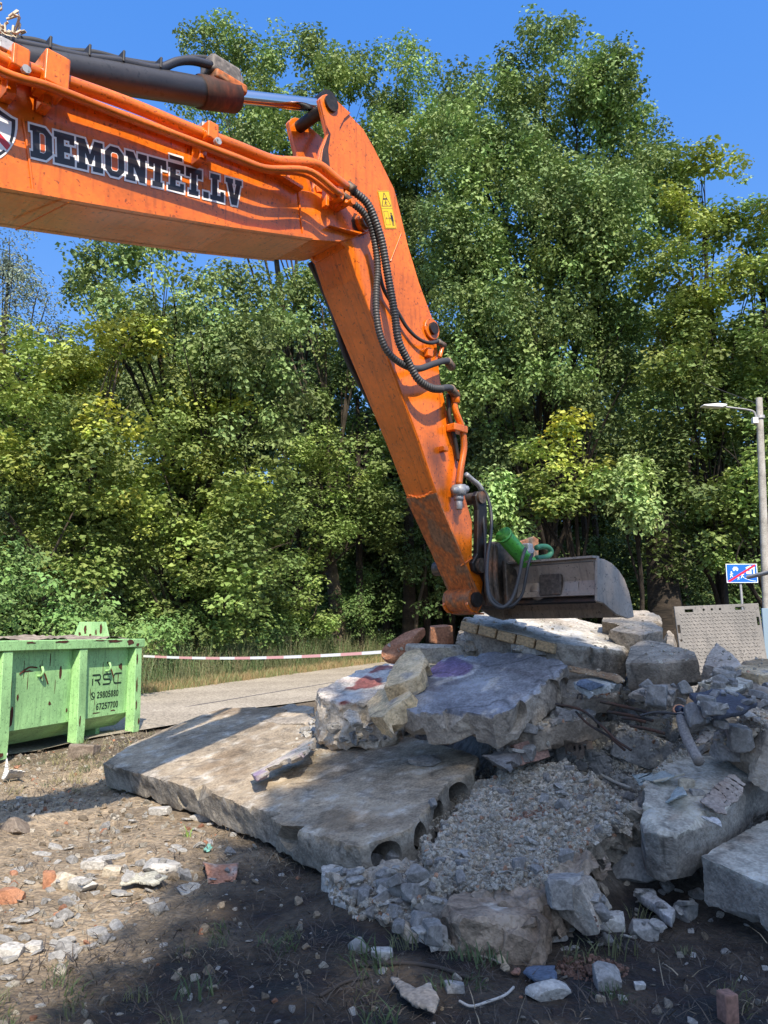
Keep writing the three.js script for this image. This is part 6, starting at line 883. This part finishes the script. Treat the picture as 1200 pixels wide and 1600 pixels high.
stick('grey_pipe', 'thin grey pipe leaning down beside the largest boulder', 'pipe', [[1063, 1116, 5.12], [1072, 1150, 4.86], [1092, 1190, 4.62]], 0.033, std({ map: T.concrete, color: rgb(0.27, 0.25, 0.23) }), 0);
stick('thin_stick', 'thin pale stick lying on the teal flakes', 'stick', [[1022, 1234], [1048, 1228], [1070, 1222]], 0.008, std({ color: rgb(0.45, 0.40, 0.30) }), 0.05);
stick('thin_stick', 'pale splintered stick left of the teal flakes', 'stick', [[938, 1216], [960, 1228], [985, 1238]], 0.012, std({ color: rgb(0.48, 0.44, 0.36) }), 0.03);
stick('twig', 'pale forked twig lying on the dark soil at the bottom', 'twig', [[718, 1572], [735, 1580], [765, 1572], [790, 1562], [803, 1550]], 0.006, std({ color: rgb(0.46, 0.42, 0.36) }), 0.02);
stick('twig', 'thin twig below the crushed panel pointing to the tan leaf', 'twig', [[748, 1500], [765, 1504], [782, 1512]], 0.005, std({ color: rgb(0.30, 0.26, 0.20) }), 0.02);
stick('root', 'dark root crossing the soil under the front rubble', 'root', [[560, 1512], [620, 1508], [680, 1514], [735, 1532]], 0.010, std({ color: rgb(0.05, 0.04, 0.032) }), 0.01);
stick('root', 'thin dark root on the soil near the bottom, left of the pointed shard', 'root', [[500, 1560], [540, 1538], [575, 1530]], 0.008, std({ color: rgb(0.05, 0.04, 0.032) }), 0.01);
{ const c = at(1062, 1110, 5.12), t = thing('lens_fitting', 'small dark domed fitting with a copper ring, at the end of the cable', 'fitting', c); t.rotation.set(0.9, 0, 0.2); part('ring', boxUV(new THREE.TorusGeometry(0.036, 0.010, 10, 24).rotateX(Math.PI / 2)), std({ color: rgb(0.42, 0.20, 0.10), metalness: 0.5, roughness: 0.4 }), t); part('dome', boxUV(new THREE.SphereGeometry(0.034, 20, 10, 0, 6.283, 0, 1.4)), phys({ color: rgb(0.01, 0.013, 0.03), roughness: 0.06 }), t); }

// ---------------------------------------------------------------- rubble in quantity
{
  const geos = [1, 2, 3, 4].map((k) => tint(rockGeo(900 + k, 1, k % 2 ? 0.75 : 0.28, 0.85, 3, 0.06), PAL.pale)), protos = [];
  for (let k = 0; k < 8; k++) protos.push(tint(rockGeo(930 + k, 1, [0.75, 0.22, 0.6, 0.8, 0.3, 0.9, 0.2, 0.4][k], 0.8, 7, 0.035), PAL[['grey', 'pale', 'grey', 'brown', 'pale', 'grey', 'pale', 'grey'][k]]));
  // 1. countable fragments, each a thing of its own
  const field = (name, label, group, n, seed, pick, smin, smax, kinds) => {
    const r = rng(seed); let made = 0;
    for (let i = 0; i < n * 3 && made < n; i++) {
      const [x, y] = pick(r), h = seen(x, y); if (!h || h.n.y < 0.25) continue;
      const s = (smin + (smax - smin) * Math.pow(r(), 2.2)) * 0.5, k = kinds[Math.floor(r() * kinds.length)];
      const m = single(name, protos[k], M.stone, label.replace('@', (s > (smin + (smax - smin) * 0.22) * 0.5 ? 'larger ' : 'small ') + ['dull grey', 'pale', 'mid grey', 'brownish', 'whitish', 'plain grey', 'dusty pale', 'flat grey'][k]), 'rubble fragment', group, h.p.clone().addScaledVector(h.n, s * 0.12)); m.scale.set(s * (0.8 + 0.5 * r()), s, s * (0.8 + 0.4 * r())); m.rotation.set((r() - 0.5), r() * 6.283, (r() - 0.5)); made++;
    }
  };
  const tri = (P) => { const xs = P.map((p) => p[0]), ys = P.map((p) => p[1]), a = Math.min(...xs), b = Math.max(...xs), c = Math.min(...ys), d = Math.max(...ys); return (r) => { for (;;) { const x = a + (b - a) * r(), y = c + (d - c) * r(); if (polyD(P, x, y) < 0) return [x, y]; } }; };
  field('concrete_fragment', '@ concrete fragment in the crushed top of the crushed panel', 'fragments on the crushed panel', 55, 61, tri([[640, 1320], [670, 1245], [760, 1190], [900, 1190], [990, 1250], [930, 1330], [850, 1380], [700, 1385]]), 0.045, 0.13, [0, 1, 2, 4, 5, 6, 7]);
  field('rubble_piece', '@ rubble piece wedged in the slope under the rods and the graffiti slab', 'pieces in the slope under the rods', 120, 62, tri([[770, 1170], [830, 1130], [900, 1095], [980, 1085], [1000, 1120], [960, 1150], [950, 1210], [880, 1190]]), 0.05, 0.15, [0, 2, 5, 7, 1, 4]);
  field('front_fragment', '@ concrete lump in the broken slope at the front foot of the pile', 'lumps in the front slope', 60, 63, tri([[510, 1350], [640, 1330], [680, 1390], [690, 1440], [690, 1480], [640, 1470], [590, 1450]]), 0.06, 0.17, [0, 1, 2, 4, 5]);
  field('ground_stone', '@ stone lying on the sunlit soil left of the long panel', 'stones on the sunlit soil', 180, 64, tri([[0, 1360], [230, 1270], [380, 1290], [360, 1360], [180, 1470], [0, 1560]]), 0.03, 0.13, [1, 4, 6, 1, 0]);
  field('shade_stone', '@ stone on the shaded soil at the bottom of the picture', 'stones on the shaded soil', 60, 65, tri([[160, 1490], [400, 1340], [520, 1420], [640, 1520], [900, 1560], [1200, 1430], [1200, 1600], [0, 1600]]), 0.02, 0.06, [1, 4, 0, 6]);
  field('edge_fragment', '@ concrete fragment between the boulders at the picture edge', 'fragments between the edge boulders', 80, 66, tri([[960, 1080], [1100, 1050], [1200, 1050], [1200, 1140], [1100, 1180], [1050, 1130]]), 0.05, 0.22, [0, 2, 4, 5, 7]);
  field('base_fragment', '@ fragment heaped round the painted slab and tan blocks', 'fragments round the painted slab', 60, 68, tri([[470, 1150], [500, 1110], [540, 1140], [600, 1120], [630, 1150], [560, 1160]]), 0.04, 0.14, [1, 4, 6, 0]);
  field('foot_fragment', '@ fragment on the soil before the cavity and the plastered wall section', 'fragments before the cavity', 45, 69, tri([[840, 1490], [930, 1400], [1060, 1385], [1120, 1400], [1110, 1450], [1000, 1480]]), 0.03, 0.13, [1, 0, 4, 2, 6]);
  field('skip_side_stone', '@ stone on the trampled soil between the skip and the long panel', 'stones between skip and panel', 25, 67, tri([[0, 1210], [100, 1200], [160, 1215], [200, 1240], [0, 1290]]), 0.03, 0.10, [0, 1, 3, 4]);
  // 2. grit too small to count
  const grit = (name, label, n, seed, place, smin, smax, tone) => {
    const r = rng(seed), G = new THREE.Group(); G.name = name; G.userData.kind = 'stuff'; G.userData.label = label; scene.add(G); const lists = geos.map(() => []);
    for (let i = 0; i < n; i++) { const h = place(r); if (!h) continue; const s = (smin + (smax - smin) * Math.pow(r(), 3)) * 0.5; lists[i % geos.length].push([h.p.clone().addScaledVector(h.n, s * 0.15), s * (0.7 + 0.6 * r()), tone(r, h)]); }
    lists.forEach((L, k) => { const im = shadow(new THREE.InstancedMesh(geos[k], M.stone, L.length)), c = new THREE.Color(); im.name = 'grit'; im.userData.kind = 'stuff'; L.forEach(([p, s, t], i) => { ee.set(r() * 6, r() * 6, r() * 6); im.setMatrixAt(i, m4.compose(p, qq.setFromEuler(ee), V(s, s, s))); im.setColorAt(i, c.setRGB(...t)); }); G.add(im); });
  };
  const pix = (P) => { const f = tri(P); return (r) => { const h = seen(...f(r)); return h && h.n.y > 0.1 && !/sheet|flake|shard|tile|plate|graffiti|painted|tan_block/.test(h.o.name) ? h : null; }; };
  const g1 = (r) => { const k = 0.65 + 0.85 * r(); return r() < 0.03 ? [k, k * 0.6, k * 0.42] : r() < 0.25 ? [k * 0.9, k * 0.8, k * 0.66] : [k, k * 0.97, k * 0.90]; };
  grit('crushed_concrete', 'fine crushed concrete over the front panel and the gaps of the pile', 20000, 71, pix([[600, 1370], [640, 1350], [655, 1320], [680, 1275], [760, 1200], [770, 1130], [900, 1080], [990, 1060], [1090, 1080], [1200, 1100], [1200, 1140], [1050, 1190], [990, 1250], [990, 1290], [880, 1345], [840, 1385], [700, 1395], [680, 1440], [560, 1440], [500, 1380]]), 0.007, 0.042, g1);
  grit('crushed_concrete', 'fine debris round the painted slab and the brick edged top slab', 1500, 72, pix([[430, 1150], [500, 1110], [600, 1010], [720, 965], [1000, 955], [1200, 1030], [1200, 1060], [980, 1060], [860, 1060], [760, 1130], [620, 1140], [480, 1190]]), 0.01, 0.04, g1);
  grit('ground_debris', 'fine stone and plaster debris trodden into the soil', 34000, 73, (r) => { const x = -5.5 + 10.5 * r(), f = 2.6 + 8.5 * Math.pow(r(), 1.5), d = sm(-x + 0.35 * (f - 6), -0.2, 2.2); return r() < 0.08 + 1.1 * d * (0.5 + fbm(x * 1.3, f * 1.3, 3, 2) * 1.3) ? ((h) => (h && h.o.name === 'ground' ? h : null))(drop(x, -f)) : null; }, 0.012, 0.075, (r) => { const k = 0.45 + 0.65 * r(), q = r(); return q < 0.06 ? [k * 1.1, k * 0.55, k * 0.35] : q < 0.45 ? [k * 0.8, k * 0.66, k * 0.5] : [k, k * 0.94, k * 0.84]; });
  grit('brick_crumbs', 'red brown brick crumbs heaped on the front soil', 700, 74, (r) => { const a = r() * 6.283, d = 0.17 * Math.sqrt(r()), c = seen(925, 1515).p; const h = drop(c.x + Math.cos(a) * d, c.z + Math.sin(a) * d * 0.8); if (h) h.p.y += 0.05 * (1 - d / 0.17) * r(); return h; }, 0.010, 0.03, (r) => { const k = 0.5 + 0.4 * r(); return [k * 0.8, k * 0.47, k * 0.36]; });
  grit('brick_crumbs', 'orange brick crumbs on the crushed panel', 260, 75, (r) => { const a = r() * 6.283, d = 0.14 * Math.sqrt(r()), c = seen(838, 1275).p; return drop(c.x + Math.cos(a) * d * 1.5, c.z + Math.sin(a) * d * 0.5); }, 0.010, 0.035, (r) => { const k = 0.6 + 0.4 * r(); return [k * 0.85, k * 0.5, k * 0.38]; });
  // 3. grass, hay and roots
  const r = rng(81), g = [], hay = [], straw = tuft(33, 18, 0.04, 0.0028, 0.15, 5.0, 0), blade = tuft(34, 22, 0.11, 0.004, 0.10, 1.6, 0);
  for (let i = 0; i < 9000; i++) {
    const x = -5 + 10 * r(), f = 2.7 + 9 * Math.pow(r(), 1.4), d = drop(x, -f); if (!d || d.o.name !== 'ground' || moundH(x, f) > 0.06) continue;
    const shade = sm(x - 0.32 * (f - 6), -1.8, -0.6), bank = Math.exp(-(sq((x + 3.2) / 0.8) + sq((f - 9.6) / 1.5))), m = 0.5 + 1.4 * fbm(x * 1.1, f * 1.1, 9, 2);
    if (r() < (0.09 * shade * (f < 4.6 ? 1 : 0.35) * clamp(m * 1.6 - 0.5, 0, 1)) + 0.5 * bank * m) g.push([d.p, 0.5 + 0.6 * r(), r() < 0.55 - 0.35 * bank ? [0.07, 0.11, 0.035] : bank > 0.2 ? [0.30, 0.27, 0.13] : [0.13, 0.14, 0.055], 0.5]);
    if (r() < 0.10 + 0.4 * shade * clamp(m, 0, 1) + 0.7 * bank) hay.push([d.p, 0.5 + 1.0 * r(), r() < 0.6 ? [0.10, 0.075, 0.05] : shade < 0.3 || r() < 0.15 ? [0.34, 0.27, 0.17] : [0.06, 0.045, 0.035], 0.3]);  // shade painted into the straw: mostly dark brown in the shaded area
  }
  scatter('grass', 'sparse green grass tufts on the trampled soil', blade, grassMat, g); scatter('dry_straw', 'dry straw and roots strewn over the soil', straw, grassMat, hay);
  const gp = seen(292, 1308); if (gp) { const m = single('grass_tuft', tuft(35, 14, 0.09, 0.004, 0.03, 1.2, 0), phys({ color: rgb(0.22, 0.36, 0.05), roughness: 0.6, transmission: 0.3 }), 'single bright green grass tuft on the sunlit soil', 'grass tuft', null, gp.p); }
}
// ---------------------------------------------------------------- tree behind the viewer that shades the front of the pile
{
  const r = rng(55), spots = [], edge = [[-1.5, 3.3], [-1.2, 4.2], [-0.7, 5.8], [-0.1, 6.3], [0.25, 6.4], [0.3, 7.05], [0.65, 7.05], [0.85, 6.5], [1.2, 6.2], [2.2, 6.35], [4, 6.8], [9, 7.2], [9, -3], [-2.2, -3]];
  const base = V(3.2, 0, 6.5), t = thing('shade_tree', 'leafy tree standing behind the viewer, seen only by its shade over the pile', 'tree', base);
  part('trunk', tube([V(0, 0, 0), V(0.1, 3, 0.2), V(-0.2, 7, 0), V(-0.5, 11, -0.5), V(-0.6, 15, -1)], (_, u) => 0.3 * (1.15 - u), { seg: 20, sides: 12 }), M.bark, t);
  for (let i = 0; i < 1300; i++) {
    const x = -1.6 + 7.6 * r(), f = 0.5 + 7 * r(), d = polyD(edge, x, f); let keep = d < -0.8 ? 0.66 : d < -0.6 ? 0.3 : 0;
    if (x > 1.6 && f > 5.6) keep *= fbm(x * 1.1, f * 1.1, 5, 2) > -0.02 ? 0.9 : 0.25;
    if (r() > keep) continue; const k = 13 + 7 * r(); spots.push(V(x, 0.5, -f).addScaledVector(SUN, k).sub(base));
  }
  const K = LEAF.maple, im = shadow(new THREE.InstancedMesh(K.geo[0], K.mat, spots.length)), c = new THREE.Color(); im.name = 'crown'; im.userData.kind = 'stuff';
  spots.forEach((p, i) => { ee.set(r() - 0.5, r() * 6.283, r() - 0.5); im.setMatrixAt(i, m4.compose(p, qq.setFromEuler(ee), V(1, 1, 1).multiplyScalar(0.9 + 0.5 * r()))); im.setColorAt(i, c.setRGB(0.07, 0.11, 0.03)); });
  t.add(im);
}

renderer.render(scene, camera);
